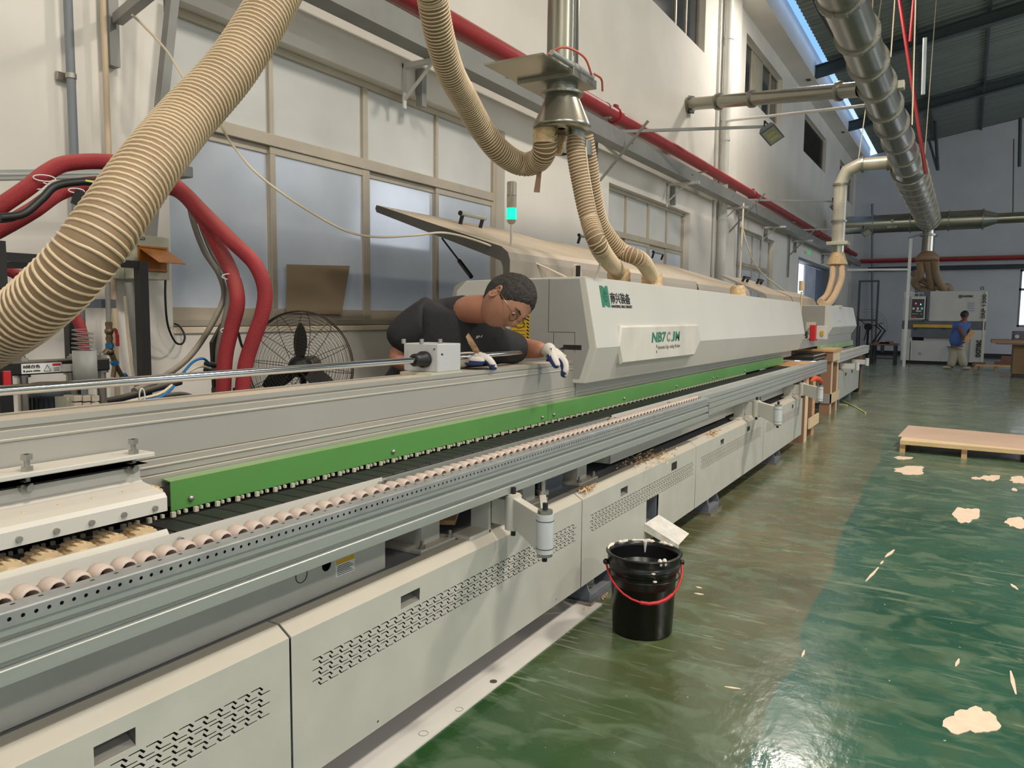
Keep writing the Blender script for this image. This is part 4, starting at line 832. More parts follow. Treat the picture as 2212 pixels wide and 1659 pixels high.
p = at(1, 600, x=-2.75); obj('frame_post', MB().box((p.x-.02, p.y-.03, 0), (p.x+.02, p.y+.012, p.z+.12)), m_blacksteel, GU)
c0, c1 = at(-20, 800, x=-2.75), at(238, 786, x=-2.75)
cbm = obj('cross_beam', MB().box((-2.75, c0.y-.1, c1.z-.024), (-2.85, c1.y, c1.z+.022)), m_blacksteel, GU, bevel=.005)
lab0, lab1 = at(46, 800, x=-2.749), at(133, 800, x=-2.749)
zc = at(90, 795, x=-2.749).z
obj('plate', MB().box((-2.7495, lab0.y, zc-.017), (-2.748, lab1.y, zc+.017)), m_paper, cbm)
ymid = lab0.y+(lab1.y-lab0.y)*.5
text('plate_lettering', 'B純白色', .02, m_txtk, GU, (-2.7475, lab0.y+.006, zc+.001), Y, Z, width=(ymid-lab0.y)-.012, squeeze=.012, bold=.0004)
text('plate_lettering', 'B pure white', .01, m_txtk, GU, (-2.7475, lab0.y+.006, zc-.013), Y, Z, width=(ymid-lab0.y)-.012, squeeze=.0085, bold=.0003)
tq = [(-2.7475, ymid+.006, zc-.011), (-2.7475, ymid+.03, zc-.011), (-2.7475, ymid+.018, zc+.01)]
for i in range(3): obj('warning_triangle', MB().obox(tq[i], tq[(i+1) % 3], .0014, .001), m_txtk, cbm)
obj('red_band', MB().box((-2.748, ymid+.036, zc+.006), (-2.7472, lab1.y-.003, zc+.014)), m_redpl, cbm)
for k in range(3): obj('label_line', MB().box((-2.748, ymid+.040, zc-.002-.005*k), (-2.7472, lab1.y-.008, zc-.0005-.005*k)), m_ink, cbm)
for u in (47, 158, 219): p = at(u, 776, x=-2.8); obj('cap_nut', MB().cyl((-2.8, p.y, c1.z+.022), (-2.8, p.y, c1.z+.032), .022, seg=6, smooth=False).cyl((-2.8, p.y, c1.z+.032), (-2.8, p.y, c1.z+.04), .012), m_bolt, GU)
for u in (49, 219, 155): p = at(u, 830, x=-2.8); obj('column', MB().cyl((-2.8, p.y, .9), (-2.8, p.y, c1.z-.024), .017).cyl((-2.8, p.y, c1.z-.034), (-2.8, p.y, c1.z-.024), .026), m_bolt, GU)
p = at(184, 800, x=-2.7); zt2, zb2 = at(184, 757, x=-2.7).z, at(184, 836, x=-2.7).z
cyl = obj('grey_cylinder', MB().lathe([(.036, zt2-zb2), (.039, zt2-zb2), (.039, 0), (0, 0)], (-2.7, p.y, zb2)).lathe([(.036, zt2-zb2), (.036, .02)], (-2.7, p.y, zb2)), mat('cylinder_paint', (170, 172, 166), .45), GU)
hx = helix([Vector((-2.7, p.y-.008, zt2)), Vector((-2.7, p.y-.002+.0, zt2+.075))], .033, .0155, 20); obj('spring', MB().tube(hx, .0022, 6), m_steel, GU)
GB('side_plate', 136, 787, 160, 802, -2.735, .01, m_farwhite)
p = at(105, 850, x=-2.85); zt3 = at(105, 826, x=-2.85).z
obj('motor', MB().lathe([(.0, .23), (.05, .23), (.07, .222), (.078, .20), (.078, .185), (.07, .183), (.07, 0)], (-2.85, p.y, zt3-.23)), m_slate, GU)
mot = MB()
for k in range(26): t = 2*PI*k/26; mot.obox((-2.85+.07*math.cos(t), p.y+.07*math.sin(t), zt3-.23), (-2.85+.07*math.cos(t), p.y+.07*math.sin(t), zt3-.05), .004, .012, (math.cos(t), math.sin(t), 0))
obj('cooling_fins', mot, m_black, GU, kind='stuff')
GB('terminal_box', 146, 900, 160, 858, -2.7, .08, m_cream)
for i in range(3):
    u = 161+19*i
    for v0, v1 in ((854, 868), (869, 884)): GB('valve_block', u, v1, u+16, v0, -2.68, .07, mat('ivory_plastic', (216, 204, 184), .5), bevel=.002)
GB('isolator', 9, 836, 24, 801, -2.72, .02, m_redpl, bevel=.002)
GB('valve_plate', 180, 665, 251, 647, -3.35, .006, m_slate)
# copper valve assembly on the grey riser
p = at(233, 650, x=-3.3)
RV = thing('gas_valve', (p.x, p.y, 1.0), 'brass valve with red lever on the grey riser pipe behind the glue unit', 'valve')
zz = lambda v: at(233, v, x=-3.3).z
m_brass = mat('old_brass', (120, 104, 80), .4, .7, var=.3, vs=30)
obj('riser', MB().cyl((p.x, p.y, zz(695)), (p.x, p.y, zz(560)), .0105), m_steel, RV)
obj('valve_body', MB().cyl((p.x, p.y, zz(742)), (p.x, p.y, zz(695)), .013).cyl((p.x, p.y, zz(735)), (p.x, p.y, zz(728)), .017, seg=6, smooth=False).cyl((p.x, p.y, zz(704)), (p.x, p.y, zz(697)), .017, seg=6, smooth=False).ball((p.x, p.y, zz(716)), .019).cyl((p.x+.0, p.y, zz(712)), (p.x+.03, p.y+.012, zz(712)), .007), m_brass, RV)
obj('lever', MB().obox((p.x+.03, p.y+.012, zz(712)), (p.x+.03, p.y+.018, zz(722)), .016, .004, (1, 0, 0)).obox((p.x+.032, p.y+.018, zz(722)), (p.x+.032, p.y+.018, zz(748)), .015, .008, (1, 0, 0)), m_redpl, RV, bevel=.002)
obj('coupling', MB().cyl((p.x, p.y, zz(752)), (p.x, p.y, zz(742)), .018, seg=8), m_blue, RV)
b1_, b2_ = at(222, 768, x=-3.3), at(248, 785, x=-3.3)
obj('tee', MB().cyl((p.x, p.y, zz(752)), b1_, .012).cyl((p.x, p.y, zz(752)), b2_, .012).ball((p.x, p.y, zz(760)), .018), m_brass, RV)
obj('branch', MB().tube([b2_, at(262, 810, x=-3.3), at(280, 830, x=-3.3)], [.011, .01, .012]).tube([b2_, at(244, 815, x=-3.3)], .01), m_brass, RV)
for u, v in ((247, 783), (268, 814)): c = at(u, v, x=-3.3); obj('blue_nut', MB().cyl(c-Vector((0, .006, -.008)), c+Vector((0, .006, -.008)), .018, seg=8), m_blue, RV)
pixtube('clear_hose', [(270, 640, -3.7), (275, 700, -3.7), (283, 780, -3.7), (292, 830, -3.7)], .008, m_cable_w, 'milky plastic hose hanging on the wall left of the black post', 'hose')
pixtube('grey_conduit', [(277, 610, -3.8), (287, 700, -3.8), (296, 780, -3.8), (299, 880, -3.8)], .02, m_steel, 'grey conduit coming down from the switch box behind the black post', 'pipe')
# cables behind the beam
for i, (pts, r, m, lb) in enumerate((
    ([(215, 870, -2.9), (270, 858, -2.9), (340, 838, -2.9), (390, 825, -2.9)], .014, m_rubber, 'fat black cable lying behind the beam beside the valves'),
    ([(260, 875, -2.85), (310, 866, -2.85), (360, 850, -2.85), (400, 800, -3.0), (420, 780, -3.1), (440, 775, -3.1), (455, 790, -3.15)], .006, m_blue, 'blue air tube curving behind the beam to the red hoses'),
    ([(230, 880, -2.8), (300, 862, -2.85), (350, 848, -2.85), (390, 815, -2.95), (430, 792, -3.1), (455, 796, -3.15)], .006, m_cable_w, 'clear air tube running with the blue one behind the beam'),
    ([(330, 862, -2.85), (360, 856, -2.85), (395, 853, -2.85), (425, 862, -2.85)], .013, m_rubber, 'black corrugated sleeve lying on the far side of the beam'),
    ([(210, 862, -2.9), (224, 872, -2.88), (260, 880, -2.85)], .008, m_steel, 'grey cable end beside the ivory valve blocks'))):
    pixtube(['black_cable', 'blue_air_tube', 'clear_air_tube', 'corrugated_sleeve', 'grey_cable'][i], pts, r, m, lb, 'cable' if i in (0, 4) else 'tube')
c = at(307, 855, x=-2.84); obj('cable_tie', MB().tube([c+Vector((0, .012*math.cos(t*PI/6), .03*math.sin(t*PI/6))) for t in range(12)], .003, 6, closed=True).box(c+Vector((0, -.008, -.045)), c+Vector((.006, .012, -.028))), m_paper, label='white cable tie round the blue and clear air tubes', cat='cable tie')
for u, v, w in ((455, 785, 0), (454, 798, 0), (420, 812, 1)):
    c = at(u, v, x=-3.15); obj('air_fitting', MB().cyl(c-Vector((0, .03, 0)), c+Vector((0, .03, -.01)), .013, seg=10), m_rubber if not w else m_slate, label={785: 'upper black air fitting at the red hoses', 798: 'lower black air fitting at the red hoses', 812: 'dusty fitting with bits of wood left of the red hoses'}[v], cat='fitting')
# ----- industrial fan behind the beam
fc = at(648, 792, x=-3.35); FR = .325
FN = thing('industrial_fan', (fc.x, fc.y, 0), 'large black industrial fan with wire cage between the wall and the beam', 'fan')
ax = Vector((.36, -.93, .03)).normalized(); uu = ax.cross(Vector((0, 0, 1))).normalized(); vv = uu.cross(ax)
m_wire = mat('fan_wire', (62, 56, 48), .5, .3)
def FP(r, t, h): return fc+uu*r*math.cos(t)+vv*r*math.sin(t)+ax*h
for side, mx_ in (('front_grille', .085), ('rear_grille', -.10)):
    g = MB()
    for k in range(15):
        r = .075+(FR-.075)*k/14; h = mx_*(1-(max(0, r-.2)/(FR-.2))**2*.85); g.tube([FP(r, 2*PI*t/40, h) for t in range(40)], .0011, 4, closed=True)
    obj(side, g, m_wire, FN, kind='stuff')
    for k in range(12):
        t = 2*PI*k/12+.1; obj('spoke', MB().tube([FP(r, t, mx_*(1-(max(0, r-.2)/(FR-.2))**2*.85)) for r in (.05, .12, .2, .26, .3, FR)], .0019, 5), m_wire, FN)
obj('rim', MB().tube([FP(FR, 2*PI*t/48, .012) for t in range(48)], .004, 6, closed=True).tube([FP(FR, 2*PI*t/48, -.012) for t in range(48)], .004, 6, closed=True), m_wire, FN)
obj('hub', MB().lathe([(0, .07), (.04, .06), (.062, .03), (.066, -.02), (.05, -.04)], fc, ax), m_black, FN)
obj('motor', MB().lathe([(.06, -.04), (.062, -.17), (.045, -.21), (0, -.215)], fc, ax), mat('fan_motor', (96, 90, 80), .6), FN)
for k in range(3):
    t0 = PI/2+2*PI*k/3+.02; vs = []
    for i in range(9):
        r = .05+.21*i/8; w = [.03, .036, .042, .045, .045, .042, .036, .026, .008][i]
        for s in (-1, 1): vs.append(FP(r, t0, 0)+(FP(1, t0+PI/2, 0)-FP(0, 0, 0))*s*w*1.1+ax*s*.016)
    obj('blade', MB().add(vs+[v+ax*.002 for v in vs], [(2*i, 2*i+1, 2*i+3, 2*i+2) for i in range(8)]+[(18+2*i, 18+2*i+2, 18+2*i+3, 18+2*i+1) for i in range(8)], True), m_black, FN)
obj('stand', MB().cyl((fc.x-.12, fc.y+.14, 0), (fc.x-.12, fc.y+.14, fc.z-.03), .02).cyl((fc.x-.12, fc.y+.14, 0), (fc.x-.12, fc.y+.14, .03), .22), m_black, FN)
# ================================================================= dust extraction ducts
DT = thing('main_duct', (-1.12, 12, 4.3), 'big galvanised extraction duct of flanged sections hanging over the aisle', 'duct')
secs = [(3.0, .195), (4.15, .195), (5.3, .195), (6.45, .195), (7.6, .195), (8.75, .195), (9.75, .20), (10.7, .205), (11.8, .212), (12.9, .22), (14.1, .225), (15.3, .228), (16.4, .232)]
secs2 = [(16.9, .30), (17.7, .30), (18.6, .30), (19.5, .30), (20.4, .30), (21.3, .30), (22.2, .30), (23.1, .30), (24.0, .30), (24.9, .30), (25.7, .30)]
XD, ZD = -1.12, 4.3
def ring(y, r, par):
    ob = obj('flange', MB().lathe([(r, -.028), (r+.028, -.028), (r+.028, -.002), (r+.028, .002), (r+.028, .028), (r, .028)], (XD, y, ZD), (0, 1, 0), 36, smooth=False), m_flange, par, bevel=.0)
    return ob
def bolts(y, r, par, n=12):
    mb = MB()
    for k in range(n): t = 2*PI*(k+.5)/n; c = Vector((XD+(r+.024)*math.cos(t), y, ZD+(r+.024)*math.sin(t))); mb.cyl(c-Vector((0, .045, 0)), c+Vector((0, .045, 0)), .006, seg=6)
    obj('flange_bolts', mb, m_bolt, par, kind='stuff')
for a, b in zip(secs, secs[1:]):
    s = obj('duct_section', MB().cyl((XD, a[0], ZD), (XD, b[0], ZD), a[1], b[1], seg=40, cap=False), m_duct, DT); ring(b[0], b[1], DT)
    if b[0] < 14: bolts(b[0], b[1], DT)
obj('duct_section', MB().cyl((XD, 16.4, ZD), (XD, 16.9, ZD), .232, .30, seg=40, cap=False), m_duct, DT); ring(16.9, .30, DT)
for a, b in zip(secs2, secs2[1:]): obj('duct_section', MB().cyl((XD, a[0], ZD), (XD, b[0], ZD), a[1], b[1], seg=40, cap=False), m_duct, DT); ring(b[0], b[1], DT)
obj('duct_end', MB().cyl((XD, 3.0, ZD), (XD, 2.98, ZD), .2, .2), m_duct, DT)
for i, y in enumerate((9.7, 17.3)):
    for s, xx in ((0, XD+.235),):
        obj('hanger_wire', MB().cyl((xx, y, ZD), (xx+.06, y, 8.3), .008, seg=6), m_cable_w, DT)
obj('hanger_wire', MB().cyl((XD-.25, 12.3, ZD), (XD-.3, 12.3, 8.1), .008, seg=6), m_cable_w, DT)
obj('damper_box', MB().box((XD+.2, 11.1, ZD+.02), (XD+.28, 11.25, ZD+.12)), m_cream, DT, bevel=.01)
def duct(name, pts, r, label, flanges=(), m=m_duct, parent=None):
    t = thing(name, tuple(pts[0]), label, 'duct'); P = [Vector(p) for p in pts]
    obj('duct_tube', MB().tube(P, r, 28, cap=False), m, t)
    for q in flanges:
        i, f = q; a, b = P[i], P[i+1]; d = (b-a).normalized(); c = a.lerp(b, f)
        obj('flange', MB().lathe([(r, -.02), (r+.03, -.02), (r+.03, .02), (r, .02)], c, d, 28, smooth=False), m_flange, t)
    return t
a, b = at(1492, 225, x=-3.94), Vector((-1.3, 10.75, 4.22)); b = at(1858, 193, x=-1.30)
duct('branch_duct', [a, b], .095, 'round branch duct from the wall to the big overhead duct', ((0, .0), (0, .2), (0, .42), (0, .9)))
obj('steel_tube', MB().tube([at(1560, 262, x=-3.98), at(1870, 228, x=-1.33)], .022, 8), m_farwhite, label='thin white square tube crossing below the branch duct', cat='tube')
obj('spike_bracket', MB().poly([at(1488, 245, x=-3.95), at(1490, 206, x=-3.95), at(1500, 245, x=-3.95)], .02, (1, 0, 0)), m_dark, label='dark ragged hole edge where the branch duct leaves the wall', cat='bracket')
# drop duct with slide gate and hose manifold, near
dx, dy = -1.9, 3.70
zg1 = at(1215, 190, x=dx).z; ztop = at(1215, 128, x=dx).z
DR = thing('drop_duct', (dx, dy, 2.4), 'galvanised drop duct with slide gate and cone above the near machine', 'duct')
obj('duct_tube', MB().tube([(dx, dy, ztop), (dx, dy, 3.9), (dx+.1, dy, 4.15), (dx+.35, dy, 4.3), (XD, dy, 4.3)], .083, 30, cap=False), m_duct, DR)
obj('seam', MB().box((dx+.075, dy-.03, ztop), (dx+.081, dy-.022, 3.6)), m_flange, DR)
zc0, zc1 = at(1211, 204, x=dx).z, at(1211, 279, x=dx).z
obj('neck', MB().cyl((dx, dy, zc0), (dx, dy, ztop), .083, seg=30, cap=False), m_duct, DR)
obj('flange', MB().lathe([(.083, 0), (.112, 0), (.112, .012), (.083, .012)], (dx, dy, zc0-.004), (0, 0, 1), 30, smooth=False), m_flange, DR)
obj('cone', MB().lathe([(.083, zc0-zc1), (.150, .02), (.156, .012), (.150, 0), (.02, .004)], (dx, dy, zc1), (0, 0, 1), 40), m_duct, DR)
fz0, fz1 = at(1250, 178, x=dx+.1).z, at(1250, 150, x=dx+.1).z
obj('gate_frame', MB().box((dx-.20, dy-.13, fz0), (dx+.13, dy+.15, fz0+.045)), m_flange, DR, bevel=.002)
obj('gate_blade', MB().box((dx-.22, dy-.42, fz0+.02), (dx+.11, dy-.06, fz0+.03)), m_duct, DR)
obj('gate_cylinder', MB().cyl((dx+.12, dy-.35, fz0+.05), (dx+.12, dy-.12, fz0+.05), .013).cyl((dx+.12, dy-.12, fz0+.05), (dx+.12, dy+.1, fz0+.05), .02), m_galv, DR)
obj('gate_collar', MB().lathe([(.083, 0), (.115, 0), (.115, .01), (.083, .01)], (dx, dy, fz0+.06), (0, 0, 1), 30, smooth=False), m_flange, DR)
obj('red_air_tube', MB().tube(smooth_path([(dx+.0, dy-.25, fz0+.06), (dx+.1, dy-.2, fz0+.12), (dx+.16, dy-.08, fz0+.10), (dx+.17, dy-.0, fz0+.03)], 6), .006, 8).tube(smooth_path([(dx+.16, dy+.05, fz0+.05), (dx+.17, dy+.12, fz0+.04), (dx+.16, dy+.16, fz0-.01)], 6), .006, 8), mat('red_tube', (190, 96, 80), .4), DR)
outs = [(at(1176, 296, d=4.05), .058), (at(1246, 292, d=4.1), .05), (at(1212, 292, d=4.3), .04), (at(1262, 292, d=4.35), .05)]
for i, (c, r) in enumerate(outs):
    obj('outlet', MB().cyl((c.x, c.y, zc1+.005), (c.x, c.y, zc1-.075), r, seg=24, cap=False), m_duct if i else m_tape, DR)
obj('film_scrap', MB().tube([at(1212, 292, d=4.2), at(1208, 320, d=4.2), at(1206, 333, d=4.2)], [.035, .028, .02], 8), m_tape, DR)
obj('hanging_strip', MB().poly([at(1160, 372, d=4.2), at(1170, 370, d=4.2), at(1166, 416, d=4.2), at(1153, 415, d=4.2)], .003, (1, -1, 0)), m_brown, DR)
def ribbed(label, pts, r, pitch, rib, seg=22, group='beige ribbed extraction hoses', name='ribbed_hose', sub=10, m=None):
    P = smooth_path([Vector(p) for p in pts], sub); t = thing(name, tuple(P[0]), label, 'hose', group)
    obj('hose_wall', MB().tube(P, r, seg, cap=False), m or m_hose, t)
    obj('spiral_rib', MB().tube(helix(P, r+rib*.15, pitch, 20), rib, 6), m_rib, t); return t
ribbed('huge beige ribbed hose sweeping across the upper left corner, closest to the camera', [Vector((-1.22, 3.35, 4.15)), at(720, -240, d=3.25)]+[at(u, v, d=d) for u, v, d in ((640, -90, 3.0), (592, 0, 2.80), (505, 140, 2.6), (398, 262, 2.38), (318, 362, 2.18), (222, 500, 2.02), (150, 592, 2.0), (70, 668, 2.05), (0, 718, 2.12), (-90, 770, 2.2))], .080, .0205, .0046, seg=36)
ribbed('beige ribbed hose hanging in a deep loop up to the slide gate', [Vector((-1.2, 4.0, 4.15)), at(960, -330, d=3.2)]+[at(u, v, d=d) for u, v, d in ((920, -110, 3.0), (935, 0, 3.15), (950, 80, 3.3), (973, 155, 3.5), (1005, 215, 3.75), (1037, 272, 3.95), (1078, 325, 4.1), (1125, 354, 4.25), (1160, 348, 4.2), (1176, 325, 4.1), (1177, 290, 4.05))], .062, .0165, .0036)
ribbed('front one of the two beige ribbed hoses joining gate and machine hood', [outs[1][0], at(1244, 330, d=4.1), at(1256, 400, d=4.12), at(1272, 470, d=4.12), at(1298, 540, d=4.12), Vector((CA.x, CA.y, CA.z+.09))], .048, .0165, .0034)
ribbed('rear one of the two beige ribbed hoses joining gate and machine hood', [outs[3][0], at(1272, 350, d=4.4), at(1283, 430, d=4.5), at(1300, 490, d=4.6), at(1340, 540, d=4.7), at(1385, 562, d=4.75), Vector((CB.x, CB.y, CB.z+.09))], .048, .0165, .0034)
obj('coiled_cable', MB().tube(smooth_path([at(1262, 300, d=4.2), at(1272, 380, d=4.2), at(1285, 450, d=4.2), at(1300, 520, d=4.2), at(1296, 570, d=4.2), at(1288, 600, d=4.2)], 8), .006, 6), m_cable_w, label='cream cable hanging between the two ribbed hoses at the hood', cat='cable')
obj('cable_loop', MB().tube(smooth_path([(-1.95, 3.97, 1.60), (-1.95, 3.95, 1.66), (-1.95, 4.0, 1.69), (-1.95, 4.06, 1.66), (-1.95, 4.07, 1.6)], 6), .006, 6), m_cable_w, label='cream cable loop standing on the near end of the hood', cat='cable')
obj('peg', MB().cyl((-1.9, 3.93, 1.6), (-1.9, 3.93, 1.68), .013), m_black, M1)
# second drop duct behind
y2 = 16.7; x2 = at(1815, 430, y=y2).x
E1 = at(1938, 359, x=-1.35); ze = E1.z
p1, p2_, p3_ = at(1838, 366, x=x2+.35), at(1819, 385, x=x2), at(1815, 528, y=y2)
e_a = Vector((x2+.42, y2, ze)); 
D2 = duct('drop_duct', [Vector((-1.38, y2, ze)), Vector((x2+.32, y2, ze)), Vector((x2+.1, y2, ze-.10)), Vector((x2, y2, ze-.34)), Vector((x2, y2, p3_.z))], .125, 'pale drop duct with an elbow going down to the second machine', ((0, .15), (0, .9), (3, .02), (3, .62), (3, .98)), m=mat('pale_duct', (196, 190, 172), .4, .4, dust=.8))
obj('gate_box', MB().box((x2-.2, y2-.2, p3_.z-.02), (x2+.2, y2+.2, p3_.z+.05)), m_cream, D2, bevel=.01)
zz0 = at(1812, 545, y=y2).z; zz1 = at(1812, 572, y=y2).z
obj('neck', MB().cyl((x2, y2, p3_.z), (x2, y2, zz0), .12), m_duct, D2)
obj('cone', MB().lathe([(.12, zz0-zz1), (.2, .02), (.2, 0), (0, 0)], (x2, y2, zz1), (0, 0, 1), 28), m_tape, D2)
obj('hanger_wire', MB().cyl((x2+.3, y2, ze+.1), (x2+.6, y2, 7.9), .01, seg=6), m_cable_w, D2)
m_smooth = mat('smooth_hose', (206, 176, 140), .6, var=.08, vs=12)
def smooth_hose(pts, r, lb, grp): return obj('suction_hose', MB().tube(smooth_path(pts, 8), r, 14), m_smooth, label=lb, cat='hose', group=grp)
G2 = 'suction hoses of the second machine'
smooth_hose([Vector((x2-.08, y2, zz1)), at(1798, 600, y=16.2), at(1788, 635, y=15.3), at(1772, 652, y=14.6)], .06, 'near one of two beige hoses under the elbow duct', G2)
smooth_hose([Vector((x2+.08, y2, zz1)), at(1818, 600, y=16.2), at(1806, 632, y=15.3), at(1790, 655, y=14.6), at(1776, 658, y=14.2)], .06, 'right one of two beige hoses under the elbow duct', G2)
# header duct across the far end
HY = 26.0
HD = thing('header_duct', (-1, HY, 4.2), 'dark galvanised header duct crossing the far end of the hall', 'duct')
hzz = at(1900, 484, y=HY).z; r_ = .27
for a, b in ((-3.6, -2.6), (-2.6, -1.6), (-1.6, -.6), (-.6, .25)): obj('duct_section', MB().cyl((a, HY, hzz), (b, HY, hzz), r_, seg=30, cap=False), m_duct, HD); obj('flange', MB().lathe([(r_, -.02), (r_+.03, -.02), (r_+.03, .02), (r_, .02)], (b, HY, hzz), (1, 0, 0), 30, smooth=False), m_flange, HD)
obj('reducer', MB().cyl((.25, HY, hzz), (.6, HY, hzz), r_, .15, seg=30, cap=False), m_duct, HD); obj('duct_section', MB().cyl((.6, HY, hzz), (8, HY, hzz), .15, seg=24, cap=False), m_duct, HD)
obj('end_cap', MB().cyl((-3.6, HY, hzz), (-3.65, HY, hzz), r_), m_duct, HD)
obj('plate', MB().box((-2.2, HY-r_-.01, hzz-.16), (-1.95, HY-r_, hzz-.09)), m_cream, HD); obj('plate_mark', MB().cyl((-2.07, HY-r_-.012, hzz+.05), (-2.07, HY-r_, hzz+.05), .05), m_cream, HD)
text('plate_lettering', '入口管道', .05, m_txtk, HD, (-2.18, HY-r_-.014, hzz-.15), (1, 0, 0), Z, width=.2, squeeze=.045) 
# drop to the sander
sx_, sy_ = at(2005, 520, y=25.9).x, 26.0
D3_ = thing('drop_duct', (sx_, sy_, 3), 'dark drop duct with cone and hoses above the wide sanding machine', 'duct')
zA, zB, zC = at(2005, 506, y=sy_).z, at(2005, 543, y=sy_).z, at(2005, 562, y=sy_).z
obj('duct_tube', MB().cyl((sx_, sy_, zB), (sx_, sy_, zA+.25), .17, seg=24), m_duct, D3_); obj('flange', MB().cyl((sx_, sy_, zA-.06), (sx_, sy_, zA), .24), m_flange, D3_)
obj('cone', MB().lathe([(.17, zB-zC), (.31, .1), (.31, 0), (0, 0)], (sx_, sy_, zC), (0, 0, 1), 24), m_brown, D3_)
G3 = 'suction hoses of the sanding machine'
m_sm2 = mat('brown_hose', (150, 126, 98), .6, var=.1)
def hose3(pts, lb): return obj('suction_hose', MB().tube(smooth_path(pts, 8), .11, 14), m_sm2, label=lb, cat='hose', group=G3)
Y3 = 27.3
hose3([Vector((sx_-.18, sy_, zC)), at(1988, 590, y=26.4), at(1976, 608, y=26.8), at(1985, 622, y=27.2), at(2005, 628, y=Y3)], 'leftmost brown hose curling round above the sanding machine')
hose3([Vector((sx_-.0, sy_, zC)), at(2008, 590, y=26.5), at(2013, 628, y=Y3)], 'middle brown hose dropping straight onto the sanding machine')
hose3([Vector((sx_+.2, sy_, zC)), at(2022, 590, y=26.5), at(2033, 615, y=27), at(2040, 628, y=Y3)], 'right brown hose dropping onto the sanding machine')
hose3([at(1972, 588, y=26.9), at(1985, 600, y=27), at(2005, 612, y=27.1), at(2030, 620, y=27.2), at(2048, 620, y=Y3), at(2052, 630, y=Y3)], 'long brown hose lying across above the sanding machine')
# roof things: hanging rods and pipes
for i, (u0, v0, u1, v1, yy, r, m, lb, ct) in enumerate((
    (1940, -20, 2000, 375, 15, .03, m_redpipe, 'sloping red pipe hanging under the roof beside the overhead duct', 'pipe'),
    (1976, -20, 1966, 90, 15, .03, m_redpipe, 'short red pipe meeting the sloping one under the roof', 'pipe'),
    (1998, 82, 1994, 204, 14, .03, mat('lit_tube_white', (214, 222, 224), .5), 'white fluorescent tube hanging upright under the roof', 'lamp'),
    (1978, -20, 1970, 270, 9.7, .008, m_cable_w, 'thin pale wire holding the overhead duct near the red pipe', 'wire'),
    (2204, 255, 2202, 360, 30, .05, m_raft, 'dark rod hanging from the roof at the right edge', 'rod'),
    (2020, 262, 2026, 368, 30, .05, m_raft, 'dark forked rod hanging from the roof before the far wall', 'rod'),
    (2006, 300, 2025, 368, 30, .04, m_raft, 'thin slanting rod of the fork before the far wall', 'rod'),
    (2190, 300, 2188, 470, 31, .02, m_cable_g, 'thin grey wire down the far wall at the right edge', 'wire'))):
    nm = {'pipe': 'red_pipe', 'lamp': 'fluorescent_tube', 'wire': 'hanging_wire', 'rod': 'hanging_rod'}[ct]
    obj(nm, MB().cyl(at(u0, v0, y=yy), at(u1, v1, y=yy), r, seg=8), m, label=lb, cat=ct)
obj('black_cable', MB().tube(smooth_path([at(1755, -10, y=8.5), at(1768, 20, y=9), at(1790, 60, y=10), at(1802, 82, y=10.6)], 6), .02, 8), m_rubber, label='black cable looping beside the near part of the overhead duct', cat='cable')
for i, (p, q, lb) in enumerate(((at(1597, 455, x=-3.9), at(1590, 660, x=-3.9), 'slanting grey wire rod against the third window'), (at(1606, 440, x=-3.6), at(1596, 640, x=-3.3), 'pale cable hanging in front of the third window'))):
    obj('hanging_wire', MB().cyl(p, q, .018, seg=8), m_steel if i == 0 else m_cable_w, label=lb, cat='wire')
obj('cream_cable', MB().tube(smooth_path([at(1600, 480, x=-3.5), at(1630, 570, x=-3.2), at(1680, 618, x=-3.0), at(1725, 645, x=-2.8)], 8), .012, 6), m_cable_w, label='cream cable drooping from the third window to the second machine', cat='cable')
fr = MB().box((-3.63, 32.1, 1.1), (-3.56, 32.2, 2.85)).box((-2.98, 32.1, 1.1), (-2.91, 32.2, 2.85)).box((-3.56, 32.1, 2.78), (-2.98, 32.2, 2.85)).box((-3.56, 32.1, 1.3), (-2.98, 32.2, 1.37)).box((-3.55, 32.12, .3), (-3.49, 32.18, 1.1)).box((-2.98, 32.12, 0), (-2.92, 32.18, 1.1)).box((-3.63, 32.12, 0), (-3.57, 32.18, 1.1))
obj('metal_stand', fr, mat('dull_frame', (96, 96, 100), .7), label='empty rectangular metal stand against the far wall', cat='stand')
rk = MB()
for a, b in ((at(1884, 440, y=32.8), at(1884, 770, y=32.8)),): rk.cyl(a, b, .04, seg=8)
obj('corner_pipe', rk, m_bluegrey, label='vertical grey pipe near the corner of the far wall', cat='pipe')
sf = thing('overhead_gantry', (-1.9, 24.5, 0), 'white tubular gantry standing left of the sanding machine', 'frame')
p = at(1962, 620, y=25.2)
obj('post', MB().box((p.x-.04, 25.16, 0), (p.x+.04, 25.24, at(1962, 515, y=25.2).z)), m_farwhite, sf)
obj('rail', MB().obox(at(1830, 583, y=25.2), at(1962, 582, y=25.2), .06, .06), m_farwhite, sf)
obj('rail', MB().obox(at(1962, 515, y=25.2), at(1992, 505, y=25.2), .05, .05), m_bluegrey, sf)
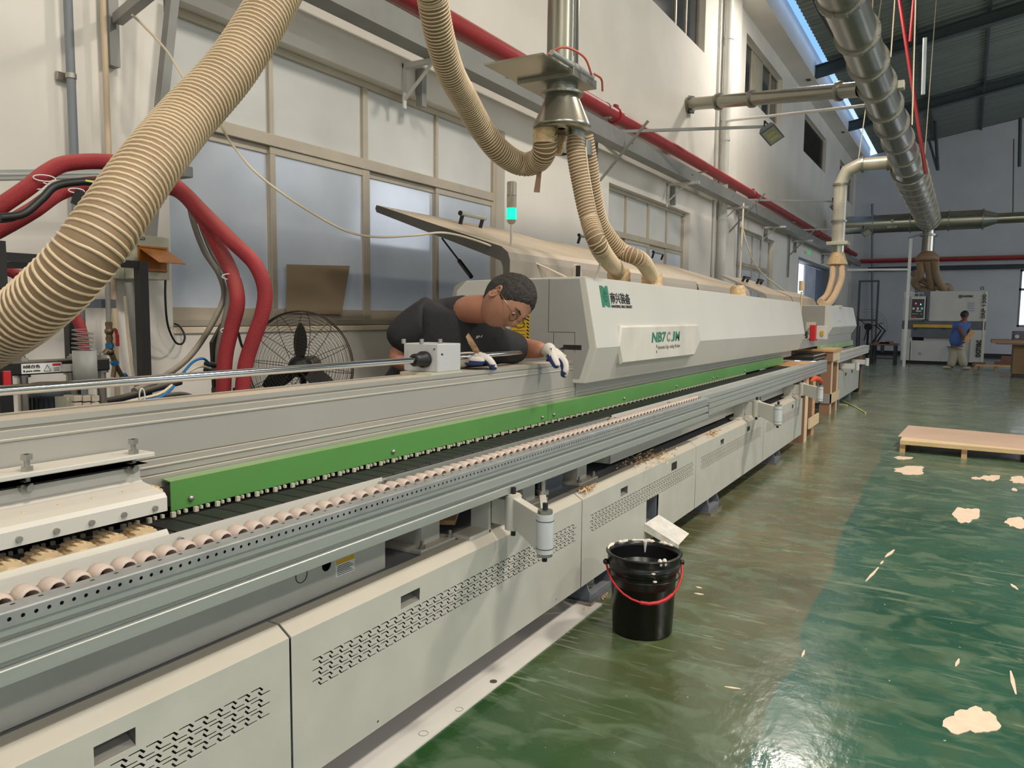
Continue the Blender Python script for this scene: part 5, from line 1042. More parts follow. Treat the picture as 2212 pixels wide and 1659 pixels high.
# ================================================================= second machine, tables and the far end
M2 = thing('edge_banding_machine', (-2.2, 13.5, 0), 'second, shorter white edge banding machine standing behind the first one', 'machine')
h2 = [(-1.86, 1.12), (-1.78, 1.26), (-1.86, 1.60), (-2.6, 1.60), (-2.6, 1.12)]
obj('hood', MB().prism(h2, 12.75, 15.8), m_farwhite, M2, bevel=.01)
obj('hood_end', MB().box((-1.90, 12.74, 1.14), (-2.28, 12.75, 1.59)), m_grey, M2)
obj('warning_sticker', MB().box((-2.3, 12.73, 1.25), (-2.6, 12.75, 1.59)), m_yellow, M2)
obj('hood_sign', MB().add([(-1.79, 13.35, 1.24), (-1.79, 13.8, 1.24), (-1.80, 13.8, 1.36), (-1.80, 13.35, 1.36)], [(0, 1, 2, 3)]), mat('faded_sign', (196, 192, 160), .5), M2)
obj('machine_beam', MB().box((-1.86, 10.5, .99), (-2.1, 15.7, 1.12)), m_beam, M2)
obj('green_guard', MB().box((-1.82, 11.9, .90), (-1.86, 15.7, .99)), mat('pale_green_paint', (150, 182, 130), .5), M2)
obj('machine_table', MB().box((-1.70, 10.6, .86), (-2.4, 15.1, .89)), m_dark, M2)
obj('inner_cover', MB().box((-1.72, 10.8, .84), (-1.73, 14.9, .90)), m_white, M2)
obj('support_rail', MB().prism([(-1.60, .74), (-1.60, .775), (-1.61, .78), (-1.60, .785), (-1.60, .85), (-1.61, .855), (-1.60, .86), (-1.60, .885), (-1.70, .885), (-1.70, .74)], 12.3, 16.3), m_white, M2)
for a, b in ((12.9, 13.9), (13.905, 14.7), (14.705, 15.4)):
    pl = obj('side_panel', MB().prism([(-1.66, .12), (-1.66, .54), (-1.71, .58), (-2.2, .58), (-2.2, .12)], a, b), m_white2, M2, bevel=.003)
    obj('handle_recess', MB().box((-1.658, b-.4, .46), (-1.66, b-.25, .51)), m_dark, pl)
obj('foot', MB().box((-1.7, 13.1, 0), (-2.1, 13.3, .12)), m_slate, M2); obj('foot', MB().box((-1.7, 14.5, 0), (-2.1, 14.7, .12)), m_slate, M2)
for y in (13.2, 14.6):
    obj('support_arm', MB().box((-1.45, y, .60), (-1.70, y+.05, .68)).cyl((-1.45, y, .58), (-1.45, y, .71), .03), m_farwhite, M2)
obj('lid', MB().prism([(-3.15, 2.0), (-3.14, 2.02), (-2.5, 1.74), (-2.42, 1.6), (-2.46, 1.6), (-2.54, 1.71)], 11.3, 13.1), m_lid, M2)
obj('lid', MB().prism([(-2.85, 1.84), (-2.8, 1.87), (-2.5, 1.75), (-2.42, 1.6), (-2.5, 1.6), (-2.9, 1.7)], 13.2, 15.4), m_lid, M2)
for y in (11.6, 12.5): obj('handle', MB().cyl((-2.9, y, 1.93), (-2.87, y, 1.99), .02).cyl((-2.9, y+.25, 1.93), (-2.87, y+.25, 1.99), .02).cyl((-2.87, y-.03, 1.99), (-2.87, y+.28, 1.99), .022), m_black, M2)
tp = at(1731, 640, y=10.7)
obj('signal_tower', MB().cyl((tp.x, 10.7, 1.4), (tp.x, 10.7, at(1731, 630, y=10.7).z), .012).cyl((tp.x, 10.7, at(1731, 628, y=10.7).z), (tp.x, 10.7, at(1731, 607, y=10.7).z), .035), mat('dusty_lens', (206, 180, 142), .5), M2)
a, b = at(1741, 735, y=10.6), at(1763, 697, y=10.6)
m2a = at(1743, 737, y=11.0)
def GY(name, u0, v0, u1, v1, y, dy, m, par=None, **k):
    a, b = at(u0, v1, y=y), at(u1, v0, y=y); return obj(name, MB().box(a, b+Vector((0, dy, 0))), m, par, **k)
GY('red_motor', 1748, 702, 1762, 736, 11.2, .2, m_redpl, M2, bevel=.01)
GY('control_box', 1762, 704, 1786, 733, 11.3, .15, m_farwhite, M2, bevel=.005)
GY('rotary_switch', 1773, 715, 1779, 725, 11.28, .03, m_yellow, M2)
GY('white_bracket', 1741, 696, 1762, 712, 11.3, .02, m_cream, M2)
obj('cable_tangle', MB().tube([at(1742+3*math.sin(k*1.7), 716+k*.9, y=11.15) for k in range(22)], .012, 6), m_rubber, M2)
GY('collar', 1769, 655, 1786, 663, 13.2, .2, m_tape, M2); GY('top_box', 1802, 659, 1817, 664, 13.9, .2, m_cream, M2)
# tables
T2 = thing('work_table', (-2, 12.0, 0), 'brown-topped work table between the two machines, its leg beside the second bucket', 'table')
ta = at(1800, 757, y=11.75); tz = ta.z; lx = ta.x
obj('table_top', MB().box((lx+.02, 11.72, tz-.02), (lx-.85, 12.6, tz+.012)), m_ply, T2)
obj('apron', MB().box((lx, 11.74, tz-.16), (lx-.82, 11.76, tz-.02)), m_brown, T2); obj('apron', MB().box((lx, 11.76, tz-.16), (lx-.02, 12.58, tz-.02)), m_edge, T2)
for yy in (11.78, 12.35):
    obj('leg', MB().box((lx-.02, yy, 0), (lx-.16, yy+.02, tz-.05)), m_brown, T2); obj('leg', MB().box((lx-.02, yy+.02, 0), (lx-.035, yy+.17, tz-.05)), m_edge, T2); obj('leg', MB().box((lx-.16, yy+.15, 0), (lx-.035, yy+.17, tz-.05)), m_ply, T2)
obj('stretcher', MB().box((lx+.0, 11.76, .17), (lx-.5, 11.775, .31)), m_grey, T2); obj('stretcher', MB().box((lx+.0, 11.76, .17), (lx-.018, 12.56, .31)), m_edge, T2)
T1 = thing('work_table', (-1.9, 9.2, 0), 'plywood-legged table against the far end of the near machine', 'table')
for x0, y0 in ((-1.5, 8.95), (-1.52, 9.55), (-2.3, 8.95)):
    obj('leg', MB().box((x0, y0, 0), (x0-.26, y0+.018, .82)), m_brown, T1); obj('leg', MB().box((x0, y0+.018, 0), (x0-.016, y0+.2, .82)), m_edge if y0 < 9 else m_ply, T1)
obj('stretcher', MB().box((-1.482, 9.2, .13), (-1.50, 9.85, .25)), m_edge, T1)
obj('table_top', MB().box((-1.52, 8.92, .82), (-2.5, 10.1, .845)), m_ply, T1)
obj('board', MB().box((-1.56, 9.3, .845), (-2.2, 10.0, .862)), m_ply, None, label='loose plywood board on the table at the far end of the near machine', cat='board')
obj('orange_rag', MB().tube([at(1752, 823, x=-1.40), at(1760, 817, x=-1.42), at(1768, 819, x=-1.42), at(1776, 826, x=-1.40)], [.01, .03, .03, .012], 8), mat('orange_cloth', (214, 84, 46), .8), label='orange rag hanging on the farthest support arm', cat='rag')
T3 = thing('trestle', (-1.8, 16.2, 0), 'brown wooden trestle leg under the far end of the second machine rail', 'trestle')
lq = at(1845, 780, y=15.9)
obj('leg', MB().box((lq.x+.1, 15.9, 0), (lq.x-.06, 15.93, .74)), m_brown, T3); obj('leg', MB().box((lq.x+.1, 16.3, 0), (lq.x-.06, 16.33, .74)), m_brown, T3)
obj('stretcher', MB().box((lq.x+.12, 15.88, .2), (lq.x-.5, 15.9, .32)), m_brown, T3); obj('brace', MB().obox((lq.x+.05, 15.89, .42), (lq.x-.5, 15.89, .62), .02, .1), m_brown, T3)
# buckets
def bucket(c, s, label, foam=False, rot=0.):
    t = thing('bucket', (c[0], c[1], 0), label, 'bucket'); X, Yc = c[0], c[1]; H = .36*s; r0, r1 = .132*s, .156*s
    pr_ = [(0, .004), (r0-.01, .0), (r0, .006), (r1-.012, H-.075), (r1+.0, H-.07), (r1+.004, H-.04), (r1-.001, H-.038), (r1+.004, H-.032), (r1+.004, H-.008), (r1+.012, H-.004), (r1+.012, H), (r1-.004, H), (r1-.006, H-.02), (r0-.006, .012), (0, .012)]
    obj('shell', MB().lathe(pr_, (X, Yc, 0), (0, 0, 1), 48), mat('bucket_plastic', (16, 16, 17), .28, var=.1, vs=6), t)
    for h in (H-.055, H-.022, H-.1): obj('ridge', MB().tube([(X+(r1+.001)*math.cos(k*PI/24), Yc+(r1+.001)*math.sin(k*PI/24), h) for k in range(48)], .003, 6, closed=True), mat('bucket_plastic', (16, 16, 17), .28), t)
    hp_ = []
    a0 = rot
    for k in range(15):
        u = PI*k/14; l = Vector((math.cos(a0), math.sin(a0), 0)); fwd = Vector((math.sin(a0), -math.cos(a0), 0))
        hp_.append(Vector((X, Yc, H-.05-math.sin(u)*.13*s))+l*math.cos(u)*(r1+.012)+fwd*math.sin(u)*(r1-.0+.004))
    obj('handle', MB().tube(hp_, .005, 8), m_redpl, t); obj('grip', MB().tube(hp_[4:9], .0085, 10), m_redpl, t)
    for e in (hp_[0], hp_[-1]): obj('handle_lug', MB().ball(e, .014), mat('bucket_plastic', (16, 16, 17), .28), t)
    if foam:
        q = random.Random(5); mb = MB()
        for a0_, a1_ in ((1.0, 1.5), (1.62, 2.3), (2.42, 2.75), (2.95, 3.5)):
            mb.tube([(X+(r1+.003)*math.cos(a0_+(a1_-a0_)*k/12), Yc+(r1+.003)*math.sin(a0_+(a1_-a0_)*k/12), H+.002*q.random()) for k in range(13)], [.0015]+[.004+.006*q.random() for k in range(11)]+[.0015], 7)
        for a in (2.2, 2.9, 1.4): mb.tube([(X+(r1+.012)*math.cos(a), Yc+(r1+.012)*math.sin(a), H), (X+(r1+.008)*math.cos(a), Yc+(r1+.008)*math.sin(a), H-.03*q.random()-.01)], [.008, .003], 7)
        mb.tube([(X+(r1-.008)*math.cos(1.9), Yc+(r1-.008)*math.sin(1.9), H), (X+(r1-.012)*math.cos(1.9), Yc+(r1-.012)*math.sin(1.9), H-.05)], [.01, .003], 7)
        for a in (-.75, -.6): mb.ball((X+(r1-.004)*math.cos(a), Yc+(r1-.004)*math.sin(a), H-.008), (.012, .01, .02), 8, 5)
        obj('glue_drips', mb, mat('dried_glue', (226, 216, 200), .6), t, kind='stuff')
        for k, h in ((-.95, H-.05), (-.9, H-.085)): obj('glue_spot', MB().ball((X+(r1+.003)*math.cos(k), Yc+(r1+.003)*math.sin(k), h), (.01, .01, .004), 8, 5), mat('dried_glue', (226, 216, 200), .6), t)
    return t
bc = at(1397, 1383, z=0); bucket((bc.x-.06, bc.y+.10), 1.0, 'black plastic bucket with a red handle on the green floor under the chute, nearest one', True, rot=.53)
bc = at(1829, 846, z=0); bucket((bc.x, bc.y+.1), 1.5, 'black bucket with a red handle far back beside the brown table leg', False, rot=-.4)
obj('yellow_strip', MB().tube([at(1800, 862, z=.01), at(1820, 866, z=.01), at(1850, 880, z=.01), at(1870, 892, z=.01)], .012, 6), mat('pale_strip', (206, 210, 150), .6), label='pale yellow banding strip trailing on the floor by the far bucket', cat='strip')
obj('yellow_strip', MB().tube([at(1768, 868, z=.01), at(1800, 872, z=.01), at(1830, 876, z=.01)], .014, 6), mat('pale_strip', (206, 210, 150), .6), label='pale yellow banding strip curled under the brown table', cat='strip')
# pallet with a board
PL = thing('pallet', (0, 9, 0), 'low plywood pallet under a pinkish sheet, on the green floor at the right edge', 'pallet')
pa, pb = at(1943, 977, z=0), at(2212, 1001, z=0); du = (pb-pa).normalized(); dn_ = Vector((-du.y, du.x, 0)); Lp = 1.16; Wp = 1.05
def PB(name, s0, s1, w0, w1, z0, z1, m):
    q = [pa+du*a+dn_*b for a, b in ((s0, w0), (s1, w0), (s1, w1), (s0, w1))]
    return obj(name, MB().add([p+Vector((0, 0, z0)) for p in q]+[p+Vector((0, 0, z1)) for p in q], [(3, 2, 1, 0), (4, 5, 6, 7), (0, 1, 5, 4), (1, 2, 6, 5), (2, 3, 7, 6), (3, 0, 4, 7)]), m, PL)
for s in (.0, .56, 1.12):
    for w in (0, .9): PB('block', s, s+.05, w, w+.12, 0, .085, m_ply)
PB('bearer', 0, .05, 0, 1.02, .04, .085, m_ply); PB('bearer', .56, .61, 0, 1.02, .04, .085, m_ply); PB('bearer', 1.12, 1.17, 0, 1.02, .04, .085, m_ply)
for k in range(4): PB('plywood_sheet', .0, 1.17+.0, .0, 1.0, .086+.011*k, .0955+.011*k, mat('layer_edge', (224, 190, 132), .6) if k % 2 == 0 else m_edge)
q = [pa+du*a+dn_*b+Vector((0, 0, .131)) for a, b in ((-.04, .28), (1.3, .05), (1.3, 1.15), (.0, 1.3))]
obj('cover_sheet', MB().poly(q, .004, (0, 0, 1)), mat('pink_board', (206, 176, 152), .6, var=.06, vs=2), label='thin pinkish board lying on top of the pallet', cat='board')
# wide belt sander
SY = 27.0
SM = thing('sanding_machine', (-.6, 28, 0), 'white wide belt sanding machine with dark band and yellow rail at the far wall', 'machine')
A0, A1 = at(1945, 783, y=SY), at(2122, 630, y=SY); x0s, x1s = -1.74, .5; zt_ = 2.26
m_sgrey = mat('sander_grey', (82, 88, 94), .5); m_sw = mat('sander_white', (186, 184, 178), .5, var=.04)
zb1, zb2 = at(2040, 694, y=SY).z, at(2040, 712, y=SY).z
def SP(name, u0, v0, u1, v1, m, dy=-.02, dd=.02, **k): return GY(name, u0, v0, u1, v1, SY+dy, dd, m, SM, **k)
obj('upper_body', MB().box((x0s, SY, zb1), (x1s, SY+1.9, zt_)), m_sw, SM, bevel=.02)
obj('band', MB().box((x0s-.0, SY-.01, zb2), (x1s-.0, SY+1.9, zb1)), m_sgrey, SM)
obj('left_leg', MB().box((x0s, SY-.01, .1), (-1.44, SY+1.9, zb2)), m_sw, SM, bevel=.01); obj('right_leg', MB().box((.13, SY-.01, .1), (x1s, SY+1.9, zb2)), m_sw, SM, bevel=.01)
zc_ = at(2040, 737, y=SY).z
obj('lower_body', MB().box((-1.44, SY+.05, .1), (.13, SY+1.8, zc_)), m_sw, SM); obj('plinth', MB().box((x0s+.06, SY+.05, 0), (x1s-.06, SY+1.8, .1)), m_dark, SM)
obj('opening', MB().box((-1.44, SY+.3, zc_), (.13, SY+1.7, zb2)), mat('sander_inside', (52, 60, 68), .6), SM)
SP('feed_bed', 1968, 713, 2096, 728, m_sgrey, -.05, .3); SP('feed_plate', 1995, 727, 2096, 736, m_sw, .1, .1); SP('yellow_rail', 1972, 702, 2096, 707, mat('rail_yellow', (196, 156, 50), .5), -.08, .05)
for u in (1974, 2036): SP('rail_block', u, 707, u+7, 712, m_black, -.07, .05)
SP('corner_strip', 2117, 629, 2131, 800, mat('sander_cream', (196, 194, 168), .5), -.025, .02)
SP('dark_square', 1992, 626, 2010, 695, m_sgrey, -.015, .01)
for i, (u, v) in enumerate(((1976, 626), (1986, 626), (1976, 634), (1986, 634))): SP('vent_pane', u, v, u+8, v+6, m_sgrey, -.015, .01)
cpn = SP('control_panel', 1966, 640, 2000, 690, m_sw, -.26, .25, bevel=.01); SP('panel_side', 2000, 640, 2009, 690, m_sgrey, -.18, .16)
SP('panel_face', 1968, 646, 1997, 687, mat('panel_black', (42, 44, 50), .4), -.27, .01)
SP('red_lamp', 1977, 654, 1980, 657, mat('lit_red', (255, 60, 80), .4, emit=(255, 40, 70), es=2.5), -.28, .01); SP('green_lamp', 1988, 656, 1990, 659, mat('lit_green', (120, 255, 220), .4, emit=(110, 255, 220), es=2.0), -.28, .01)
for u in (1971, 1980, 1989): SP('dial', u, 664, u+5, 669, m_farwhite, -.28, .01)
for u in (1971, 1975, 1980, 1989): SP('button', u, 677, u+2, 679, m_farwhite, -.28, .01)
SP('slider', 1978, 671, 1990, 673, m_farwhite, -.28, .01); SP('red_mark', 1970, 683, 1979, 686, m_redpl, -.28, .01)
SP('label_dark', 2071, 637, 2079, 644, m_sgrey, -.012, .01); SP('notice', 2091, 652, 2107, 674, mat('notice', (176, 176, 186), .6), -.012, .01)
for k in range(4): SP('notice_line', 2093, 655+5*k, 2105-2*(k % 2), 657+5*k, m_grey, -.014, .002)
SP('panel_line', 1965, 738, 1966, 786, m_ink, -.012, .01); SP('badge', 1983, 761, 1990, 767, m_grey, .045, .01)
pS = at(2124, 688, y=SY-.03); text('lettering', 'SRP 1300', .3, m_txtk, SM, (pS.x+.05, SY-.03, pS.z), Z, (-1, 0, 0), width=.72, squeeze=.11, bold=.006, ext=.003)
pS = at(2112, 772, y=SY-.03); text('lettering', 'ocmac', .3, m_txtk, SM, (pS.x+.07, SY-.035, pS.z), Z, (-1, 0, 0), width=.52, squeeze=.13, bold=.012, ext=.003)
pS = at(2080, 642, y=SY-.03); text('lettering', 'ocmac', .1, m_txtk, SM, (pS.x, SY-.03, pS.z), (1, 0, 0), Z, width=.27, squeeze=.06, bold=.003, ext=.003)
text('lettering', 'D', .1, m_txtk, SM, (.40+.0, SY-.03, zt_+.03), Z, (-1, 0, 0), width=.1, squeeze=.1, bold=.003, ext=.003)
# sliding saw at right, carts
SW = thing('panel_saw', (1.1, 22, 0), 'brown panel saw table with a grey cabinet at the right edge far back', 'saw')
GY('cabinet', 2187, 716, 2230, 742, 22, .5, mat('saw_grey', (84, 84, 92), .6), SW, bevel=.01)
p = at(2197, 727, y=21.98); obj('dial_plate', MB().cyl((p.x, 21.99, p.z), (p.x, 21.97, p.z), .045), m_sw, SW)
GY('table_plate', 2142, 736, 2240, 741, 21.8, 1.1, m_brown, SW); GY('carriage', 2152, 741, 2240, 744, 21.9, .8, mat('saw_pink', (176, 160, 168), .6), SW)
cc = at(2190, 745, y=22.1); obj('base', MB().box((cc.x, 22.1, .1), (cc.x+1.2, 22.9, cc.z)), mat('saw_brown', (118, 92, 62), .6), SW); obj('plinth', MB().box((cc.x+.02, 22.12, 0), (cc.x+1.2, 22.9, .1)), m_black, SW)
DL = thing('wood_dolly', (.9, 26, 0), 'low wooden dolly stacked with red-brown blocks beside the sanding machine', 'dolly')
q0 = at(2103, 797, z=0); q1 = at(2200, 800, z=0)
obj('deck', MB().obox(q0+Vector((0, 0, .12)), q1+Vector((0, 0, .12)), .5, .05), m_ply, DL)
for s in (0.04, .5, .96): obj('foot', MB().box(q0.lerp(q1, s)+Vector((-.04, -.2, 0)), q0.lerp(q1, s)+Vector((.04, .2, .1))), m_ply, DL)
m_rb = mat('red_brown_wood', (126, 82, 70), .6)
for i, (s, z, w, h) in enumerate(((.62, .145, .35, .08), (.86, .145, .28, .14), (.8, .285, .2, .09), (.7, .225, .2, .16), (.12, .145, .3, .05))):
    c = q0.lerp(q1, s)+Vector((0, 0, z)); obj('wood_block', MB().box(c+Vector((-w/2, -.12, 0)), c+Vector((w/2, .12, h))), m_rb, label=['flat red-brown block near the middle of the dolly', 'big red-brown block at the outer end of the dolly', 'small red-brown block on top of the big one', 'tall red-brown block in the middle of the dolly stack', 'thin red-brown board near the worker on the dolly'][i], cat='wood block', group='blocks on the dolly')
# second fan and low bench at the far left
F2 = thing('industrial_fan', (-3.0, 30, 0), 'dark wire fan on a stand far back before the far wall', 'fan')
fc2 = at(1875, 706, y=29.5); g = MB()
for k in range(7): r = .1+.085*k; g.tube([fc2+Vector((r*math.cos(t*PI/16), -.06, r*math.sin(t*PI/16))) for t in range(32)], .004, 4, closed=True)
obj('grille', g, m_wire, F2, kind='stuff'); obj('hub', MB().cyl(fc2, fc2+Vector((0, .25, 0)), .13), m_black, F2); obj('pole', MB().cyl((fc2.x, fc2.y+.1, 0), fc2+Vector((0, .1, 0)), .035), m_black, F2)
for k in range(3): t = .3+2*PI*k/3; obj('blade', MB().obox(fc2, fc2+Vector((.5*math.cos(t), 0, .5*math.sin(t))), .02, .13, (0, 1, 0)), m_black, F2)
BR = thing('black_rack', (-2.5, 28, 0), 'black bent-bar rack behind the low bench at the far wall', 'rack')
for i in (0, 9): obj('bent_bar', MB().tube([at(1884+i, 741, y=28.3), at(1903+i, 714, y=28.3), at(1889+i, 702, y=28.3)], .028, 8), m_black, BR)
for i in (0, 9): p = at(1884+i, 741, y=28.3); obj('leg', MB().cyl((p.x, p.y, 0), p, .028, seg=8), m_black, BR)
B2 = thing('low_bench', (-2.1, 26, 0), 'low dark metal bench with scraps left of the sanding machine', 'bench')
ba, bb = at(1876, 742, y=25.6), at(1938, 748, y=25.6)
obj('bench_top', MB().box((ba.x, 25.6, ba.z-.05), (bb.x, 26.5, ba.z)), mat('bench_top', (92, 70, 58), .6), B2)
for x in (ba.x+.04, bb.x-.1):
    for y in (25.65, 26.4): obj('leg', MB().box((x, y, 0), (x+.06, y+.05, ba.z-.05)), m_blacksteel, B2)
obj('stretcher', MB().box((ba.x, 25.66, .18), (bb.x, 25.7, .22)), m_blacksteel, B2); obj('vice', MB().box((ba.x+.33, 25.62, ba.z-.25), (ba.x+.43, 25.75, ba.z-.05)), m_blacksteel, B2)
for i, (u, w, h) in enumerate(((1888, .3, .04), (1912, .22, .08), (1900, .28, .05))):
    c = at(u, 740, y=25.9); obj('wood_offcut', MB().box((c.x, 25.8, ba.z), (c.x+w, 26.0, ba.z+h)), m_rb, label=['thin offcut at the left on the low bench', 'thick offcut at the right on the low bench', 'middle offcut on the low bench'][i], cat='offcut', group='offcuts on the low bench')
obj('exit_sign', MB().box(at(1746, 542, x=-3.9), at(1751, 549, x=-3.86)), mat('exit_green', (40, 150, 90), .4, emit=(60, 220, 120), es=.5), label='small green exit sign hanging above the side door', cat='sign')
sg = at(1770, 720, x=-3.9)
# ================================================================= people
def skin_mesh(name, V, E_, rad, m, parent=None, root=0, sub=2, label=None, smooth=True):
    me = bpy.data.meshes.new(name+'_skeleton'); me.from_pydata([tuple(Vector(v)) for v in V], E_, [])
    o = bpy.data.objects.new(name+'_skeleton', me); COL.objects.link(o); s = o.modifiers.new('skin', 'SKIN'); s.use_smooth_shade = True
    for i, d in enumerate(me.skin_vertices[0].data):
        r = rad[i]; d.radius = r if isinstance(r, tuple) else (r, r); d.use_root = (i == root)
    b = o.modifiers.new('sub', 'SUBSURF'); b.levels = sub; b.render_levels = sub
    dg = bpy.context.evaluated_depsgraph_get(); res = bpy.data.meshes.new_from_object(o.evaluated_get(dg)); bpy.data.objects.remove(o)
    off = org(parent)
    for v in res.vertices: v.co -= off
    res.materials.clear(); res.materials.append(m); res.polygons.foreach_set('use_smooth', [True]*len(res.polygons))
    ob = bpy.data.objects.new(name, res); COL.objects.link(ob)
    if parent is not None: ob.parent = parent
    ORG[ob.name] = off; return ob
def head(parent, c, fwd, up, s, m_sk, m_hair, glasses=False, name='head', hairline=.62):
    f = Vector(fwd).normalized(); u = (Vector(up)-f*Vector(up).dot(f)).normalized(); l = u.cross(f)   # l: to the person's left
    c = Vector(c); H = .118*s
    def g(x, s_): return math.exp(-(x*x)/(s_*s_))
    n, mm = 64, 48; vs = []
    def P(a, b):                # a: 0 at the face centre, b: polar angle from the crown
        X = math.sin(b)*math.sin(a); F = math.sin(b)*math.cos(a); U = math.cos(b)
        lx, fx, ux = X*.72, F*.86, U*1.02
        if F < 0: fx *= 1.06; lx *= 1+.06*(-F)*(1-abs(X))
        if U < 0: lx *= 1-.26*(-U)**1.2; fx *= 1-.16*(-U) if F > 0 else 1-.42*(-U)
        fr = max(0, F)
        fx += .20*g(X, .13)*g(U+.22, .15)*fr          # nose tip
        fx += .12*g(X, .09)*g(U-.02, .2)*fr           # bridge
        fx += .05*g(abs(X)-.0, .5)*g(U-.22, .12)*fr   # brow
        fx -= .08*g(abs(X)-.27, .14)*g(U-.03, .12)*fr # eye sockets
        fx += .05*g(abs(X)-.26, .09)*g(U-.02, .06)*fr # eyelids
        fx += .05*g(abs(X)-.38, .2)*g(U+.22, .2)*fr   # cheeks
        fx += .055*g(X, .22)*g(U+.50, .06)*fr; fx -= .03*g(X, .2)*g(U+.555, .025)*fr; fx += .06*g(X, .18)*g(U+.61, .06)*fr   # lips
        fx += .12*g(X, .26)*g(U+.88, .2)*fr           # chin
        return c+(l*lx+f*fx+u*ux)*H
    for i in range(mm+1):
        for k in range(n): vs.append(P(2*PI*k/n, .02+(PI-.04)*i/mm))
    mb = MB().add(vs, [(i*n+k, (i+1)*n+k, (i+1)*n+(k+1) % n, i*n+(k+1) % n) for i in range(mm) for k in range(n)], True)
    mb.add([vs[k] for k in range(n)], [tuple(range(n))[::-1]], True); mb.add([vs[mm*n+k] for k in range(n)], [tuple(range(n))], True)
    hd = obj(name, mb, m_sk, parent)
    def Q(x, fo, z): return c+(l*x+f*fo+u*z)*H
    for sd in (-1, 1):
        e = MB(); n2 = 16
        ring1 = [Q(sd*(.70+.06*math.sin(t*2*PI/n2)**2), -.02-.10*math.cos(t*2*PI/n2)-.04, -.05+.24*math.sin(t*2*PI/n2)) for t in range(n2)]
        e.tube(ring1, .045*H, 8, closed=True).tube([Q(sd*.70, -.06, .08), Q(sd*.72, -.06, -.05), Q(sd*.70, -.03, -.22)], [.05*H, .09*H, .06*H], 8)
        obj('ear', e, m_sk, parent)
        obj('eye', MB().ball(Q(sd*.265, .70, .03), .095*H, 12, 8), m_paper, parent); obj('iris', MB().ball(Q(sd*.265, .755, .01), .05*H, 10, 6), m_ink, parent)
        obj('eyebrow', MB().tube([Q(sd*.14, .86, .19), Q(sd*.28, .835, .235), Q(sd*.44, .735, .19)], [.02*H, .03*H, .012*H], 8), m_hair, parent)
    obj('lips', MB().tube([Q(-.20, .74, -.555), Q(-.08, .84, -.545), Q(.08, .84, -.545), Q(.20, .74, -.555)], [.008*H, .03*H, .03*H, .008*H], 8), mat('lip', (140, 84, 70), .5), parent)
    # hair: a shell over skull, short at the sides
    q = random.Random(3); hv = []; N2, M2_ = 72, 26
    def lim(a):                 # how far down from the crown hair reaches round the head
        t = abs(((a+PI) % (2*PI))-PI)
        if t < .75: return .95+.25*(t/.75)**2
        if t < 1.25: return 1.2+.42*(t-.75)/.5
        if t < 1.7: return 1.62-.12*(t-1.25)/.45
        return 1.5+.65*min(1, (t-1.7)/.5)
    for i in range(M2_+1):
        for k in range(N2):
            a = 2*PI*k/N2; b = .02+(lim(a)-.02)*i/M2_; p = P(a, b); d = (p-c).normalized(); th = .055*math.sin(min(1, (M2_-i)/6)*PI/2)+.006
            hv.append(p+d*(th*.8+.035*(q.random()-.5))*H)
    hm = MB().add(hv, [(i*N2+k, (i+1)*N2+k, (i+1)*N2+(k+1) % N2, i*N2+(k+1) % N2) for i in range(M2_) for k in range(N2)], True).add([hv[k] for k in range(N2)], [tuple(range(N2))[::-1]], True)
    obj('hair', hm, m_hair, parent)
    if glasses:
        gm = mat('glasses_wire', (120, 96, 60), .3, .9); gl = MB()
        for sd in (-1, 1):
            gl.tube([Q(sd*.29+.19*math.cos(t*PI/10), .93-.06*abs(math.cos(t*PI/10)) if True else 0, -.04+.14*math.sin(t*PI/10)) for t in range(20)], .0017*s, 6, closed=True)
            gl.tube([Q(sd*.48, .88, .02), Q(sd*.66, .72, .06), Q(sd*.755, .1, .05), Q(sd*.76, -.12, .02), Q(sd*.74, -.2, -.08)], .0018*s, 6)
        gl.tube([Q(-.11, .93, .0), Q(0, .99, .03), Q(.11, .93, .0)], .001*s, 6)
        g_ = obj('glasses', gl, gm, parent, kind='stuff'); del g_['kind']
    return hd, Q
def hand(parent, wrist, direction, palm_n, s, side, curls, m_out, m_palm=None, spread=.0, thumb=(.5, .3)):
    # palm as a flattened skin, five fingers each its own chain; side +1: thumb towards +lateral
    d = Vector(direction).normalized(); n = Vector(palm_n); n = (n-d*n.dot(d)).normalized(); t = d.cross(n)*side
    w = Vector(wrist); L = .092*s
    V = [w-d*.03*s, w, w+d*L*.45, w+d*L*.8]; Ed = [(0, 1), (1, 2), (2, 3)]; rad = [(.026*s, .022*s), (.026*s, .02*s), (.038*s, .018*s), (.040*s, .017*s)]
    for i, (off, ln) in enumerate(((.034, .06), (.012, .066), (-.012, .062), (-.034, .05))):
        base = w+d*L*.85+t*off*s; c = curls[i]; p = base; dd = d.copy(); V.append(w+d*L*.55+t*off*.75*s); k = len(V)-1; Ed.append((2, k)); rad.append(.0115*s); V.append(base); Ed.append((k, k+1)); rad.append(.0115*s); k += 1
        for j, fr in enumerate((.45, .32, .26)):
            a = c*(.8 if j == 0 else 1.0); dd = (dd*math.cos(a)+n*math.sin(a)).normalized(); nn = (n*math.cos(a)-dd*0).normalized()
            n_local = n; p = p+dd*ln*fr*s; V.append(p); Ed.append((k, len(V)-1)); rad.append((.0105-.0012*j)*s); k = len(V)-1
    p0 = w+d*L*.22+t*.022*s; V.append(p0); k = len(V)-1; Ed.append((1, k)); rad.append(.014*s)
    td = (d*.62+t*.65+n*thumb[0]).normalized(); V.append(p0+td*.035*s); Ed.append((k, k+1)); rad.append(.0135*s); k += 1
    td = (d*.8+t*.25+n*thumb[1]).normalized(); V.append(V[-1]+td*.03*s); Ed.append((k, k+1)); rad.append(.0115*s); k += 1
    V.append(V[-1]+td*.022*s); Ed.append((k, k+1)); rad.append(.0095*s)
    return V, Ed, rad
